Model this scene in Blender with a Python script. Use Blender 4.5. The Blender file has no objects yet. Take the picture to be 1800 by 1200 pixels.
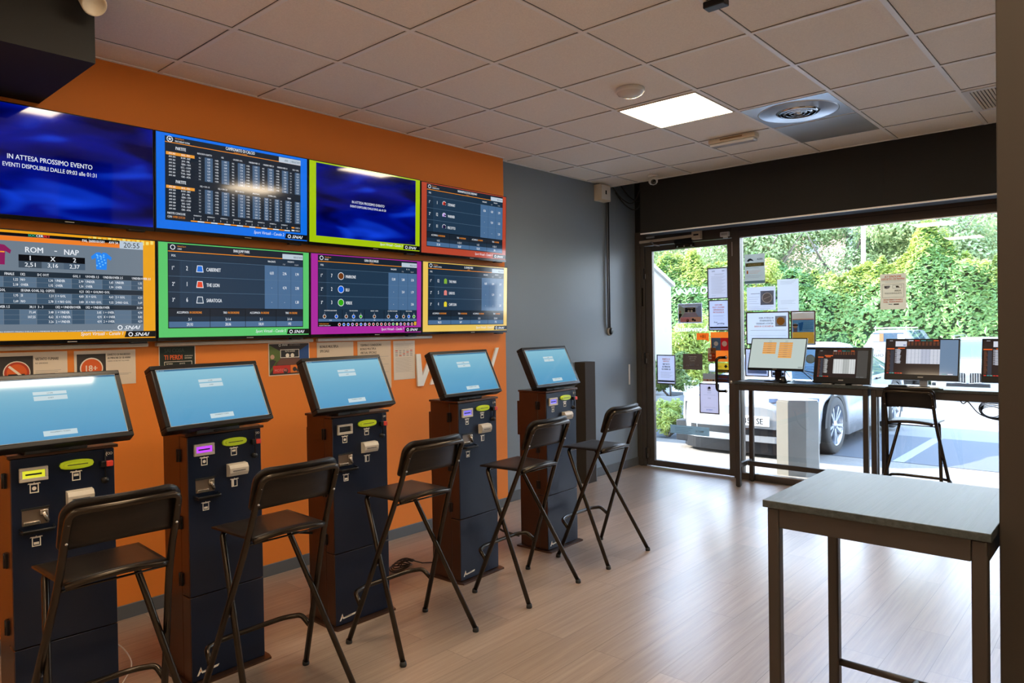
import bpy, bmesh, math, random
from mathutils import Vector, Matrix, noise
R = math.radians
random.seed(7)
scene = bpy.context.scene
COL = scene.collection

# ---------------------------------------------------------------- camera
cam_d = bpy.data.cameras.new('camera'); cam = bpy.data.objects.new('camera', cam_d); COL.objects.link(cam)
scene.camera = cam
F_PX, PX, PY = 1256.2, 898.2, 588.8
cam_d.sensor_fit = 'HORIZONTAL'; cam_d.sensor_width = 36.0; cam_d.lens = F_PX/1800*36
cam_d.shift_x = (900-PX)/1800; cam_d.shift_y = -(600-PY)/1800
cam_d.clip_start = 0.05; cam_d.clip_end = 300
def cam_axes(yaw, pitch, roll):
    f = Vector((-math.sin(yaw), math.cos(yaw), 0)); r = Vector((math.cos(yaw), math.sin(yaw), 0)); d = Vector((0, 0, -1))
    f2 = f*math.cos(pitch)-d*math.sin(pitch); d2 = d*math.cos(pitch)+f*math.sin(pitch)
    r3 = r*math.cos(roll)+d2*math.sin(roll); d3 = d2*math.cos(roll)-r*math.sin(roll)
    return r3, d3, f2
r_, d_, f_ = cam_axes(0.7268, -0.01137, 0.01547)
m = Matrix(((r_.x, -d_.x, -f_.x, 4.142), (r_.y, -d_.y, -f_.y, -1.114), (r_.z, -d_.z, -f_.z, 1.546), (0, 0, 0, 1)))
cam.matrix_world = m

# ---------------------------------------------------------------- sky, sun, exposure
scene.view_settings.view_transform = 'Standard'; scene.view_settings.look = 'None'
scene.view_settings.exposure = 0.0; scene.view_settings.gamma = 1.0
try: scene.view_settings.use_curve_mapping = False
except Exception: pass
W = bpy.data.worlds.new('world'); scene.world = W; W.use_nodes = True
nt = W.node_tree; nt.nodes.clear()
bg = nt.nodes.new('ShaderNodeBackground'); wo = nt.nodes.new('ShaderNodeOutputWorld')
tc = nt.nodes.new('ShaderNodeTexCoord'); sp = nt.nodes.new('ShaderNodeSeparateXYZ'); cr = nt.nodes.new('ShaderNodeValToRGB')
nt.links.new(tc.outputs['Generated'], sp.inputs[0]); nt.links.new(sp.outputs['Z'], cr.inputs[0]); nt.links.new(cr.outputs[0], bg.inputs[0]); nt.links.new(bg.outputs[0], wo.inputs[0])
cr.color_ramp.elements[0].position = 0.0; cr.color_ramp.elements[0].color = (0.86, 0.93, 1.0, 1)
cr.color_ramp.elements[1].position = 0.7; cr.color_ramp.elements[1].color = (0.36, 0.58, 1.0, 1)
bg.inputs[1].default_value = 12.0
sun_d = bpy.data.lights.new('sun', 'SUN'); sun_d.energy = 26.0; sun_d.angle = R(0.6); sun_d.color = (1.0, 0.93, 0.8)
sun = bpy.data.objects.new('sun', sun_d); COL.objects.link(sun)
sun.rotation_euler = Vector((-0.85, -0.12, 0.50)).to_track_quat('Z', 'Y').to_euler()
PANEL_E = 32.0          # emission of the ceiling light panels

# ---------------------------------------------------------------- materials
def lin(c):
    if isinstance(c, str):
        c = c.lstrip('#'); c = tuple(int(c[i:i+2], 16)/255 for i in (0, 2, 4))
        c = tuple(x/12.92 if x <= .04045 else ((x+.055)/1.055)**2.4 for x in c)
    return (c[0], c[1], c[2], 1)
MATS = {}
def mat(name, col, rough=.5, metal=0., spec=.5, emit=None, es=0., bump=None, coat=0., var=None):
    """bump=(scale,strength,dist); var=(scale, amount) mottles the colour."""
    if name in MATS: return MATS[name]
    m = bpy.data.materials.new(name); m.use_nodes = True; n = m.node_tree.nodes; l = m.node_tree.links
    b = n['Principled BSDF']; c = lin(col)
    b.inputs['Base Color'].default_value = c; b.inputs['Roughness'].default_value = rough
    b.inputs['Metallic'].default_value = metal; b.inputs['Specular IOR Level'].default_value = spec
    b.inputs['Coat Weight'].default_value = coat
    if emit is not None:
        b.inputs['Emission Color'].default_value = lin(emit); b.inputs['Emission Strength'].default_value = es
    if bump or var:
        t = n.new('ShaderNodeTexCoord')
    if bump:
        no = n.new('ShaderNodeTexNoise'); no.inputs['Scale'].default_value = bump[0]; no.inputs['Detail'].default_value = 3
        bu = n.new('ShaderNodeBump'); bu.inputs['Strength'].default_value = bump[1]; bu.inputs['Distance'].default_value = bump[2]
        l.new(t.outputs['Object'], no.inputs['Vector']); l.new(no.outputs['Fac'], bu.inputs['Height']); l.new(bu.outputs[0], b.inputs['Normal'])
    if var:
        n2 = n.new('ShaderNodeTexNoise'); n2.inputs['Scale'].default_value = var[0]; n2.inputs['Detail'].default_value = 4
        mr = n.new('ShaderNodeMapRange'); mr.inputs[3].default_value = 1-var[1]; mr.inputs[4].default_value = 1+var[1]
        mx = n.new('ShaderNodeVectorMath'); mx.operation = 'SCALE'; mx.inputs[0].default_value = c[:3]
        l.new(t.outputs['Object'], n2.inputs['Vector']); l.new(n2.outputs['Fac'], mr.inputs[0]); l.new(mr.outputs[0], mx.inputs['Scale']); l.new(mx.outputs[0], b.inputs['Base Color'])
    MATS[name] = m; return m
def scr(col, es=1.0):
    """a colour shown on a lit screen, under glossy glass"""
    return mat('screen_'+str(col)+'_%g' % es, (0, 0, 0), rough=.07, spec=.5, emit=col, es=es)
THIN = [False]     # sheets stuck on glass let daylight through
def ink(col, rough=.6):
    if not THIN[0]: return mat('ink_'+str(col)+'_%g' % rough, col, rough=rough, spec=.25)
    nm = 'thin_paper_'+str(col)
    if nm in MATS: return MATS[nm]
    m = bpy.data.materials.new(nm); m.use_nodes = True; n = m.node_tree.nodes; l = m.node_tree.links; n.clear()
    o = n.new('ShaderNodeOutputMaterial'); mx = n.new('ShaderNodeMixShader'); d = n.new('ShaderNodeBsdfDiffuse'); t = n.new('ShaderNodeBsdfTranslucent')
    d.inputs[0].default_value = lin(col); t.inputs[0].default_value = lin(col); mx.inputs[0].default_value = .45
    l.new(d.outputs[0], mx.inputs[1]); l.new(t.outputs[0], mx.inputs[2]); l.new(mx.outputs[0], o.inputs[0]); MATS[nm] = m; return m

M = dict(
 orange=mat('orange_paint', (.76, .225, .032), .6, spec=.3, bump=(60, .08, .002), var=(.7, .05)),
 greywall=mat('slate_grey_paint', (.19, .235, .28), .48, spec=.45, bump=(50, .05, .002), var=(1.2, .08)),
 black_paint=mat('black_paint', (.024, .024, .0235), .75, spec=.18, var=(1.5, .12)),
 hidden_wall=mat('warm_white_paint', (.82, .75, .66), .7),
 dark_paint=mat('dark_brown_paint', (.045, .036, .029), .7, spec=.2, bump=(50, .1, .002)),
 base=mat('baseboard_grey', (.10, .112, .125), .5),
 frame=mat('dark_bronze_aluminium', (.085, .072, .062), .38, .35),
 tbar=mat('white_ceiling_bar', (.88, .86, .82), .4, 0.),
 white=mat('white_plastic', (.72, .71, .68), .4),
 cream=mat('cream_plastic', (.62, .54, .42), .4),
 greyplastic=mat('grey_plastic', (.42, .41, .38), .45),
 steel=mat('brushed_steel', (.62, .62, .62), .28, 1.0),
 chrome=mat('chrome', (.75, .74, .72), .12, 1.0),
 blk=mat('black_plastic', (.009, .009, .010), .33, spec=.3),
 blkm=mat('matte_black', (.008, .008, .008), .6),
 stool_metal=mat('black_brown_tube', (.045, .035, .026), .26, .8),
 navy=mat('navy_enamel', (.006, .012, .030), .3, .1, spec=.4, bump=(9, .05, .004)),
 bronze=mat('dark_brown_enamel', (.085, .045, .030), .33, .7),
 paper=mat('white_paper', (.78, .77, .75), .7),
 table_metal=mat('dark_powder_coat', (.05, .042, .037), .4, .3),
 cable=mat('black_cable', (.012, .012, .012), .45),
 cablew=mat('white_cable', (.65, .63, .6), .45),
 glassy_black=mat('gloss_black', (.006, .006, .007), .08),
)
def glass_mat(name, tint=(1, 1, 1), refl=1.0):
    m = bpy.data.materials.new(name); m.use_nodes = True; n = m.node_tree.nodes; l = m.node_tree.links; n.clear()
    o = n.new('ShaderNodeOutputMaterial'); mx = n.new('ShaderNodeMixShader'); t = n.new('ShaderNodeBsdfTransparent'); g = n.new('ShaderNodeBsdfGlossy'); f = n.new('ShaderNodeFresnel')
    f.inputs[0].default_value = 1.45; t.inputs[0].default_value = (*tint, 1); g.inputs['Roughness'].default_value = 0.0
    g.inputs[0].default_value = (refl, refl, refl, 1)
    l.new(f.outputs[0], mx.inputs[0]); l.new(t.outputs[0], mx.inputs[1]); l.new(g.outputs[0], mx.inputs[2]); l.new(mx.outputs[0], o.inputs[0]); return m
M['glass'] = glass_mat('window_glass', (.97, .985, .98))
def wood_mat(name, c1, c2, scale, stretch, rough, plank=None, bump=.15, rot=0., spec=.5):
    """grain runs along local Y; plank=(width,length) cuts boards"""
    m = bpy.data.materials.new(name); m.use_nodes = True; n = m.node_tree.nodes; l = m.node_tree.links; b = n['Principled BSDF']
    b.inputs['Specular IOR Level'].default_value = spec
    t = n.new('ShaderNodeTexCoord'); mp = n.new('ShaderNodeMapping'); mp.inputs['Scale'].default_value = (scale, scale*stretch, scale); mp.inputs['Rotation'].default_value = (0, 0, rot)
    l.new(t.outputs['Object'], mp.inputs[0])
    no = n.new('ShaderNodeTexNoise'); no.inputs['Scale'].default_value = 1; no.inputs['Detail'].default_value = 8; no.inputs['Roughness'].default_value = .65; no.inputs['Distortion'].default_value = .4
    vec = mp.outputs[0]
    if plank:
        mp2 = n.new('ShaderNodeMapping'); mp2.inputs['Rotation'].default_value = (0, 0, math.pi/2); l.new(t.outputs['Object'], mp2.inputs[0])
        br = n.new('ShaderNodeTexBrick'); br.inputs['Scale'].default_value = 1; br.inputs['Brick Width'].default_value = plank[1]; br.inputs['Row Height'].default_value = plank[0]
        br.inputs['Mortar Size'].default_value = .0012; br.inputs['Mortar Smooth'].default_value = .2; br.inputs['Bias'].default_value = 0; br.offset = .37
        br.inputs['Color1'].default_value = (0, 0, 0, 1); br.inputs['Color2'].default_value = (1, 1, 1, 1); br.inputs['Mortar'].default_value = (.5, .5, .5, 1)
        l.new(mp2.outputs[0], br.inputs['Vector'])
        ad = n.new('ShaderNodeVectorMath'); ad.operation = 'MULTIPLY_ADD'; ad.inputs[1].default_value = (7, 31, 3)
        l.new(br.outputs['Color'], ad.inputs[0]); l.new(mp.outputs[0], ad.inputs[2]); vec = ad.outputs[0]
    l.new(vec, no.inputs['Vector'])
    cr = n.new('ShaderNodeValToRGB'); cr.color_ramp.elements[0].position = .3; cr.color_ramp.elements[1].position = .72
    cr.color_ramp.elements[0].color = (*c1, 1); cr.color_ramp.elements[1].color = (*c2, 1); l.new(no.outputs['Fac'], cr.inputs[0])
    out = cr.outputs[0]
    if plank:
        hs = n.new('ShaderNodeHueSaturation'); mr = n.new('ShaderNodeMapRange'); mr.inputs[3].default_value = .86; mr.inputs[4].default_value = 1.1
        l.new(br.outputs['Color'], mr.inputs[0]); l.new(mr.outputs[0], hs.inputs['Value']); l.new(out, hs.inputs['Color'])
        mx = n.new('ShaderNodeMix'); mx.data_type = 'RGBA'; mx.inputs['B'].default_value = (c1[0]*.5, c1[1]*.5, c1[2]*.5, 1)
        l.new(br.outputs['Fac'], mx.inputs['Factor']); l.new(hs.outputs[0], mx.inputs['A']); out = mx.outputs['Result']
    l.new(out, b.inputs['Base Color'])
    bu = n.new('ShaderNodeBump'); bu.inputs['Strength'].default_value = bump; bu.inputs['Distance'].default_value = .002
    l.new(no.outputs['Fac'], bu.inputs['Height']); l.new(bu.outputs[0], b.inputs['Normal'])
    rr = n.new('ShaderNodeMapRange'); rr.inputs[3].default_value = rough-.03; rr.inputs[4].default_value = rough+.04; l.new(no.outputs['Fac'], rr.inputs[0]); l.new(rr.outputs[0], b.inputs['Roughness'])
    return m
M['floor'] = wood_mat('oak_vinyl_planks', (.265, .195, .148), (.40, .315, .25), 60, .03, .30, plank=(.18, 1.22), spec=.75, bump=.035)
M['seatwood'] = wood_mat('black_brown_veneer', (.006, .004, .003), (.020, .014, .010), 30, .08, .36, rot=math.pi/2, spec=.28)
M['tablewood'] = wood_mat('dark_grey_oak_laminate', (.022, .030, .031), (.068, .084, .086), 60, .025, .34, bump=.8, spec=.42)
M['tile'] = mat('mineral_fibre_tile', (.88, .82, .73), .85, bump=(260, .35, .003), var=(140, .13))
M['concrete'] = mat('concrete', (.20, .19, .17), .8, bump=(30, .2, .004), var=(6, .12))
M['gravel'] = mat('washed_gravel_paving', (.155, .132, .108), .9, bump=(90, .5, .01), var=(60, .35))
M['asphalt'] = mat('asphalt', (.055, .058, .064), .85, bump=(70, .4, .008), var=(40, .22))
M['road'] = mat('pale_road', (.135, .128, .118), .9, bump=(60, .3, .008), var=(2, .12))

# ---------------------------------------------------------------- mesh helpers
class MB:
    def __init__(s): s.bm = bmesh.new(); s.mats = []; s.mi = 0; s.T = Matrix.Identity(4)
    def use(s, m):
        if m not in s.mats: s.mats.append(m)
        s.mi = s.mats.index(m); return s
    def _v(s, p): return s.bm.verts.new(s.T @ Vector(p))
    def face(s, pts, smooth=False):
        try: f = s.bm.faces.new([s._v(p) for p in pts])
        except ValueError: return
        f.material_index = s.mi; f.smooth = smooth; return f
    def faces_i(s, vs, idx, smooth=False):
        for i in idx:
            try: f = s.bm.faces.new([vs[k] for k in i]); f.material_index = s.mi; f.smooth = smooth
            except ValueError: pass
    def box(s, a, b, bev=0., R_=None):
        x0, y0, z0 = a; x1, y1, z1 = b
        P = [(x0, y0, z0), (x1, y0, z0), (x1, y1, z0), (x0, y1, z0), (x0, y0, z1), (x1, y0, z1), (x1, y1, z1), (x0, y1, z1)]
        if R_ is not None:
            c = Vector(((x0+x1)/2, (y0+y1)/2, (z0+z1)/2)); P = [c+R_@(Vector(p)-c) for p in P]
        vs = [s._v(p) for p in P]
        fs = []
        for i in ((3, 2, 1, 0), (4, 5, 6, 7), (0, 1, 5, 4), (1, 2, 6, 5), (2, 3, 7, 6), (3, 0, 4, 7)):
            f = s.bm.faces.new([vs[k] for k in i]); f.material_index = s.mi; fs.append(f)
        if bev > 0:
            es = list({e for f in fs for e in f.edges})
            r = bmesh.ops.bevel(s.bm, geom=es, offset=bev, segments=2, profile=.5, affect='EDGES', clamp_overlap=True)
            for f in r['faces']: f.material_index = s.mi; f.smooth = True
        return s
    def tube(s, path, r, n=10, caps=True, closed=False, r2=None):
        P = [Vector(p) for p in path]; N = len(P); rings = []
        up = None
        for i, p in enumerate(P):
            if closed: t = (P[(i+1) % N]-P[i-1]).normalized()
            else: t = (P[min(i+1, N-1)]-P[max(i-1, 0)]).normalized()
            if up is None:
                a = Vector((0, 0, 1)) if abs(t.z) < .9 else Vector((1, 0, 0)); up = (a-t*a.dot(t)).normalized()
            else:
                up = up-t*up.dot(t)
                up = up.normalized() if up.length > 1e-6 else Vector((1, 0, 0))
            sd = t.cross(up); rr = r if r2 is None else r+(r2-r)*i/(N-1)
            rings.append([s._v(p+(up*math.cos(2*math.pi*k/n)+sd*math.sin(2*math.pi*k/n))*rr) for k in range(n)])
        for i in range(N if closed else N-1):
            a, b = rings[i], rings[(i+1) % N]
            for k in range(n):
                f = s.bm.faces.new((a[k], b[k], b[(k+1) % n], a[(k+1) % n])); f.material_index = s.mi; f.smooth = True
        if caps and not closed:
            for rg in (rings[0], rings[-1][::-1]):
                f = s.bm.faces.new(rg); f.material_index = s.mi
        return s
    def cyl(s, a, b, r, n=20, r2=None): return s.tube([a, b], r, n, r2=r2)
    def lathe(s, prof, c=(0, 0, 0), n=32, axis='z', smooth=True, arc=2*math.pi):
        c = Vector(c); rings = []
        full = abs(arc-2*math.pi) < 1e-6; cnt = n if full else n+1
        for (r, h) in prof:
            ring = []
            for k in range(cnt):
                a = arc*k/n; q = (r*math.cos(a), r*math.sin(a), h)
                if axis == 'x': q = (h, q[0], q[1])
                elif axis == 'y': q = (q[0], h, q[1])
                ring.append(s._v(c+Vector(q)))
            rings.append(ring)
        for i in range(len(prof)-1):
            for k in range(n if full else n):
                k2 = (k+1) % cnt
                if rings[i][k] is rings[i+1][k]: continue
                try: f = s.bm.faces.new((rings[i][k], rings[i][k2], rings[i+1][k2], rings[i+1][k])); f.material_index = s.mi; f.smooth = smooth
                except ValueError: pass
        return s
    def prism(s, poly, h0, h1, axis='z', smooth=False):
        def P(p, h): return (p[0], p[1], h) if axis == 'z' else ((h, p[0], p[1]) if axis == 'x' else (p[0], h, p[1]))
        a = [s._v(P(p, h0)) for p in poly]; b = [s._v(P(p, h1)) for p in poly]; n = len(poly)
        s.faces_i(a+b, [list(range(n))[::-1], list(range(n, 2*n))])
        s.faces_i(a+b, [(i, (i+1) % n, n+(i+1) % n, n+i) for i in range(n)], smooth); return s
    def grid(s, fn, nu, nv, smooth=True):
        vs = [[s._v(fn(i/nu, j/nv)) for j in range(nv+1)] for i in range(nu+1)]
        for i in range(nu):
            for j in range(nv):
                f = s.bm.faces.new((vs[i][j], vs[i+1][j], vs[i+1][j+1], vs[i][j+1])); f.material_index = s.mi; f.smooth = smooth
        return s
    def build(s, name, m=None, parent=None, loc=None, weld=False, fixn=True):
        if weld: bmesh.ops.remove_doubles(s.bm, verts=s.bm.verts, dist=1e-5)
        if fixn: bmesh.ops.recalc_face_normals(s.bm, faces=s.bm.faces)
        me = bpy.data.meshes.new(name); s.bm.to_mesh(me); s.bm.free()
        for q in (s.mats or [m]): me.materials.append(q)
        o = bpy.data.objects.new(name, me); COL.objects.link(o)
        if parent: o.parent = parent
        if loc: o.location = loc
        return o
def fillet(pts, rad, n=6):
    P = [Vector(p) for p in pts]; out = [P[0]]
    for i in range(1, len(P)-1):
        r = rad[i-1] if isinstance(rad, (list, tuple)) else rad
        a = (P[i-1]-P[i]); b = (P[i+1]-P[i]); d = min(r, a.length*.49, b.length*.49)
        A = P[i]+a.normalized()*d; B = P[i]+b.normalized()*d
        for k in range(n+1):
            t = k/n; out.append(A*(1-t)**2+P[i]*2*t*(1-t)+B*t*t)
    out.append(P[-1]); return out
def tag(o, label=None, cat=None, group=None, kind=None):
    if label: o['label'] = label
    if cat: o['category'] = cat
    if group: o['group'] = group
    if kind: o['kind'] = kind
    return o
def empty(name, loc, rz=0., label=None, cat=None, group=None):
    o = bpy.data.objects.new(name, None); COL.objects.link(o); o.location = loc; o.rotation_euler = (0, 0, rz); o.empty_display_size = .1
    return tag(o, label, cat, group)
def kids(o): return [c for c in list(bpy.data.objects) if c.parent == o]
def copy_tree(o, parent=None):
    c = o.copy(); COL.objects.link(c); c.parent = parent
    for k in kids(o): copy_tree(k, c)
    return c
def S(o, n=None):   # structure
    o['kind'] = 'structure'; return o

# ---------------------------------------------------------------- flat graphics (print, stickers, screen pictures)
_TX = {}
def text_geo(s, bold=0., italic=0., res=2):
    key = (s, bold, italic, res)
    if key in _TX: return _TX[key]
    cu = bpy.data.curves.new('t', 'FONT'); cu.body = s; cu.size = 1.0; cu.offset = bold; cu.shear = italic; cu.resolution_u = res; cu.fill_mode = 'BOTH'
    ob = bpy.data.objects.new('t', cu); me = bpy.data.meshes.new_from_object(ob)
    V = [(v.co.x, v.co.y) for v in me.vertices]; Fc = [tuple(p.vertices) for p in me.polygons]
    bpy.data.objects.remove(ob); bpy.data.curves.remove(cu); bpy.data.meshes.remove(me)
    xs = [v[0] for v in V] or [0, 1]; _TX[key] = (V, Fc, min(xs), max(xs)); return _TX[key]
class Canvas:
    """w x h picture area in metres; coordinates (0..cw, 0..ch) with y DOWN from the top-left, drawn on the plane O,U,V"""
    def __init__(s, O, U, V, w, h, cw, ch, lift=.0004):
        s.O = Vector(O); s.U = Vector(U).normalized(); s.V = Vector(V).normalized(); s.N = s.U.cross(s.V); s.sx = w/cw; s.sy = h/ch; s.h = h; s.cw = cw; s.ch = ch; s.mb = MB(); s.lift = lift; s.k = 0
    def P(s, x, y, k=0): return s.O+s.U*(x*s.sx)+s.V*(s.h-y*s.sy)+s.N*(k*s.lift)
    def poly(s, pts, m, k=1): s.mb.use(m); s.mb.face([s.P(x, y, k) for x, y in pts]); return s
    def rect(s, x0, y0, x1, y1, m, k=1): return s.poly([(x0, y1), (x1, y1), (x1, y0), (x0, y0)], m, k)
    def disc(s, x, y, r, m, k=2, n=20): return s.poly([(x+r*math.cos(-2*math.pi*i/n), y+r*math.sin(-2*math.pi*i/n)*s.sx/s.sy) for i in range(n)], m, k)
    def ring(s, x, y, r, r2, m, k=2, n=20):
        s.mb.use(m)
        for i in range(n):
            a, b = 2*math.pi*i/n, 2*math.pi*(i+1)/n; q = s.sx/s.sy
            s.mb.face([s.P(x+r*math.cos(a), y+r*math.sin(a)*q, k), s.P(x+r2*math.cos(a), y+r2*math.sin(a)*q, k), s.P(x+r2*math.cos(b), y+r2*math.sin(b)*q, k), s.P(x+r*math.cos(b), y+r*math.sin(b)*q, k)])
        return s
    def line(s, x0, y0, x1, y1, t, m, k=2):
        d = Vector((x1-x0, y1-y0)); d.normalize(); q = Vector((-d.y, d.x))*t/2
        return s.poly([(x0-q.x, y0-q.y), (x1-q.x, y1-q.y), (x1+q.x, y1+q.y), (x0+q.x, y0+q.y)], m, k)
    def frame(s, x0, y0, x1, y1, t, m, k=2):
        s.rect(x0, y0, x1, y0+t, m, k); s.rect(x0, y1-t, x1, y1, m, k); s.rect(x0, y0+t, x0+t, y1-t, m, k); s.rect(x1-t, y0+t, x1, y1-t, m, k); return s
    def text(s, t, x, y, h, m, al='l', cond=1., bold=.012, it=0., k=3, mirror=False, res=2, width=None):
        """y = baseline, h = capital height, in canvas y units; width forces the run's width"""
        V, Fc, a, b = text_geo(t, 0., it, res)
        sc = h/.70; sy = sc; sx = sc*cond*(s.sy/s.sx)
        if width: sx = width/(b-a)
        w = (b-a)*sx; off = {'l': 0, 'c': -w/2, 'r': -w}[al]
        s.mb.use(m); bm = s.mb.bm
        for sh in ((-bold, bold) if bold > .008 else (0,)):      # heavier strokes: the run set twice, a hair apart
            vs = []
            for (vx, vy) in V:
                xx = x+off+(vx-a+sh*.7)*sx
                if mirror: xx = x-off-(vx-a+sh*.7)*sx
                vs.append(s.mb._v(s.P(xx, y-vy*sy, k+(.35 if sh > 0 else 0))))
            for f in Fc:
                try: g = bm.faces.new([vs[i] for i in f]); g.material_index = s.mb.mi
                except ValueError: pass
        return s
    def build(s, name, parent=None): return s.mb.build(name, None, parent, fixn=False)
def snai(c, x, y, h, m, k=3, mirror=False, ring=True):
    """ring mark followed by the italic shop lettering"""
    sg = -1 if mirror else 1
    c.ring(x+sg*h*.55, y-h*.5, h*.62, h*.38, m, k)
    c.text('SNAI', x+sg*h*1.6, y, h, m, 'l', 1.25, .03, .35, k, mirror=mirror)
# ---------------------------------------------------------------- room shell
XL, XR, YB, YF = -0.07, 6.2, -3.6, 5.73
b = MB(); b.box((XL-.2, YB-.1, -.12), (XR, YF+.06, 0)); fl = S(b.build('floor', M['floor']))
b = MB(); b.use(M['orange']).box((-.09, YB, 0), (0, 3.475, 3.02)); S(b.build('wall_left'))
b = MB(); b.use(M['greywall']).box((-.25, 3.4, 0), (XL, YF+.14, 3.5)); b.box((-.25, YB, 0), (-.09, 3.4, 3.5)); S(b.build('wall_left'))
b = MB(); b.use(M['hidden_wall']).box((XL, YB-.15, 0), (XR+.1, YB, 3.5)); S(b.build('wall_back'))
b = MB(); b.use(M['hidden_wall']).box((XR, YB, 0), (XR+.15, YF, 3.5)); S(b.build('wall_right'))
b = MB(); b.use(M['dark_paint']).box((3.848, 1.155, 0), (XR, 1.62, 3.0), .004); S(b.build('wall_right'))
b = MB(); b.use(M['black_paint']).box((XL, YF-.02, 2.56), (XR, YF+.14, 3.5)); b.box((4.3, YF-.02, 0), (XR, YF+.14, 2.56)); S(b.build('wall_front'))
# dark boxed-in shutter housing over the shop front
b = MB(); b.use(M['black_paint']).box((.285, 5.24, 2.478), (XR, 5.50, 3.0)); b.use(M['tbar']).box((.285, 5.235, 2.468), (XR, 5.25, 2.480))
b.use(M['black_paint']).box((2.55, 5.2385, 2.48), (2.554, 5.24, 3.0)); S(b.build('trim_1'))
b = MB(); b.use(M['black_paint']).box((-.25, YB-.1, 3.45), (XR+.1, YF+.14, 3.5)); S(b.build('ceiling'))
# skirting
b = MB(); b.use(M['base']).box((0, YB, 0), (.012, 3.475, .075), .003); b.box((XL, 3.475, 0), (XL+.012, YF-.02, .09), .003); S(b.build('baseboard_left'))
# ceiling tiles and grid
b = MB(); b.use(M['tile']); b.face([(XL, YB, 3.004), (XL, 5.24, 3.004), (XR, 5.24, 3.004), (XR, YB, 3.004)])
b.use(M['black_paint']).box((XL-.1, YB, 3.03), (XR, 5.26, 3.06)); ceil = S(b.build('ceiling'))
b = MB(); b.use(M['tbar'])
gx = [.257+.6*i for i in range(0, 10)]; gy = [.6*j for j in range(-5, 9)]
for x in gx: b.box((x-.012, YB, 2.9975), (x+.012, 5.24, 3.006))
for y in gy: b.box((XL, y-.012, 2.9978), (XR, y+.012, 3.006))
b.box((XL, 5.222, 2.9985), (XR, 5.24, 3.006)); b.box((0, YB, 2.9985), (.018, 3.475, 3.006)); b.box((XL, 3.475, 2.9985), (XL+.02, 5.24, 3.006))
b.use(M['blkm'])  # black strips beside the bars stand in for the reveal's shadow line
for x in gx: b.box((x+.012, YB, 3.002), (x+.014, 5.24, 3.0042))
for y in gy: b.box((XL, y-.0145, 3.002), (XR, y-.012, 3.0042))
g = b.build('ceiling_grid', None, ceil)
# black soffit box in the near left corner
b = MB(); b.use(M['black_paint']).box((0.001, YB, 2.70), (.786, .012, 3.0)); S(b.build('trim_2'))

# ---------------------------------------------------------------- shop front: door and window
b = MB(); b.use(M['frame'])
b.box((XL, 5.70, 0), (.045, 5.80, 2.56), .003); b.box((1.050, 5.70, 0), (1.128, 5.80, 2.56), .003); b.box((.045, 5.70, 2.405), (1.05, 5.80, 2.56), .003)
b.box((-.03, 5.685, 0), (0.0, 5.70, 2.405), .002)
dr = S(b.build('door_1'))
b = MB(); b.use(M['frame'])
b.box((.048, 5.715, .012), (.133, 5.765, 2.400), .004); b.box((.994, 5.715, .012), (1.047, 5.765, 2.400), .004)
b.box((.133, 5.715, .012), (.994, 5.765, .075), .004); b.box((.133, 5.715, 2.342), (.994, 5.765, 2.400), .004)
b.use(M['steel']).box((.133, 5.712, .072), (.994, 5.716, .078)); leaf = b.build('door_leaf', None, dr)
b = MB(); b.use(M['glass']).box((.133, 5.738, .075), (.994, 5.744, 2.342)); b.build('door_glass', None, dr)
b = MB(); b.use(M['stool_metal']).tube(fillet([(.965, 5.715, 1.205), (.895, 5.655, 1.205), (.895, 5.655, .865), (.965, 5.715, .865)], .05), .014, 12); b.use(M['steel'])
for z in (1.205, .865): b.lathe([(.012, 5.716), (.018, 5.714), (.018, 5.708), (.0, 5.706)], (.967, 0, z), 14, 'y')
b.build('door_handle', None, dr)
for z in (2.10, 1.18, .145):
    b = MB(); b.use(M['frame']).box((.02, 5.695, z-.055), (.085, 5.715, z+.055), .004); b.use(M['blk']).cyl((.047, 5.688, z-.06), (.047, 5.688, z+.06), .009, 10); b.use(M['steel']).box((.06, 5.692, z-.05), (.066, 5.696, z+.0)); b.build('hinge', None, dr)
b = MB(); b.use(M['stool_metal']).box((.012, 5.693, 1.75), (.03, 5.702, 1.95), .002); b.use(M['steel']).lathe([(.0, 5.705), (.015, 5.703), (.017, 5.715)], (1.02, 0, .96), 14, 'y'); b.lathe([(.0, 5.705), (.012, 5.703), (.014, 5.715)], (1.085, 0, .955), 14, 'y')
b.use(M['steel']).box((1.052, 5.695, 2.22), (1.057, 5.70, 2.36)); b.build('lock', None, dr)
# door closer
t = empty('door_closer', (0, 5.69, 2.45), 0, 'long cream bar door closer across the head of the glass door', 'door closer')
b = MB(); b.use(M['cream']).box((.01, -.03, -.012), (.65, -.008, .016), .003, Matrix.Rotation(R(-1.2), 3, 'Y')); b.build('slide_bar', None, t)
b = MB(); b.use(M['cream']).box((.64, -.045, -.032), (.74, .005, .055), .006); b.use(M['blk']).box((.665, -.048, .005), (.72, -.044, .02)); b.build('end_block', None, t)
b = MB(); b.use(M['blk']).box((.43, -.03, -.055), (.64, .0, -.02), .004); b.use(M['steel'])
for x in (.47, .55, .63): b.lathe([(0, -.034), (.008, -.033), (.009, -.03)], (x, 0, -.09+.0), 10, 'y')
b.use(M['stool_metal']).box((.44, -.028, -.105), (.65, .0, -.062), .004); b.build('body', None, t)
b = MB(); b.use(M['steel']).tube([(.16, -.035, -.01), (.20, -.04, -.05), (.26, -.03, -.06)], .008, 8); b.box((.09, -.02, .03), (.19, .0, .05), .003); b.build('arm', None, t)
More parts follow.
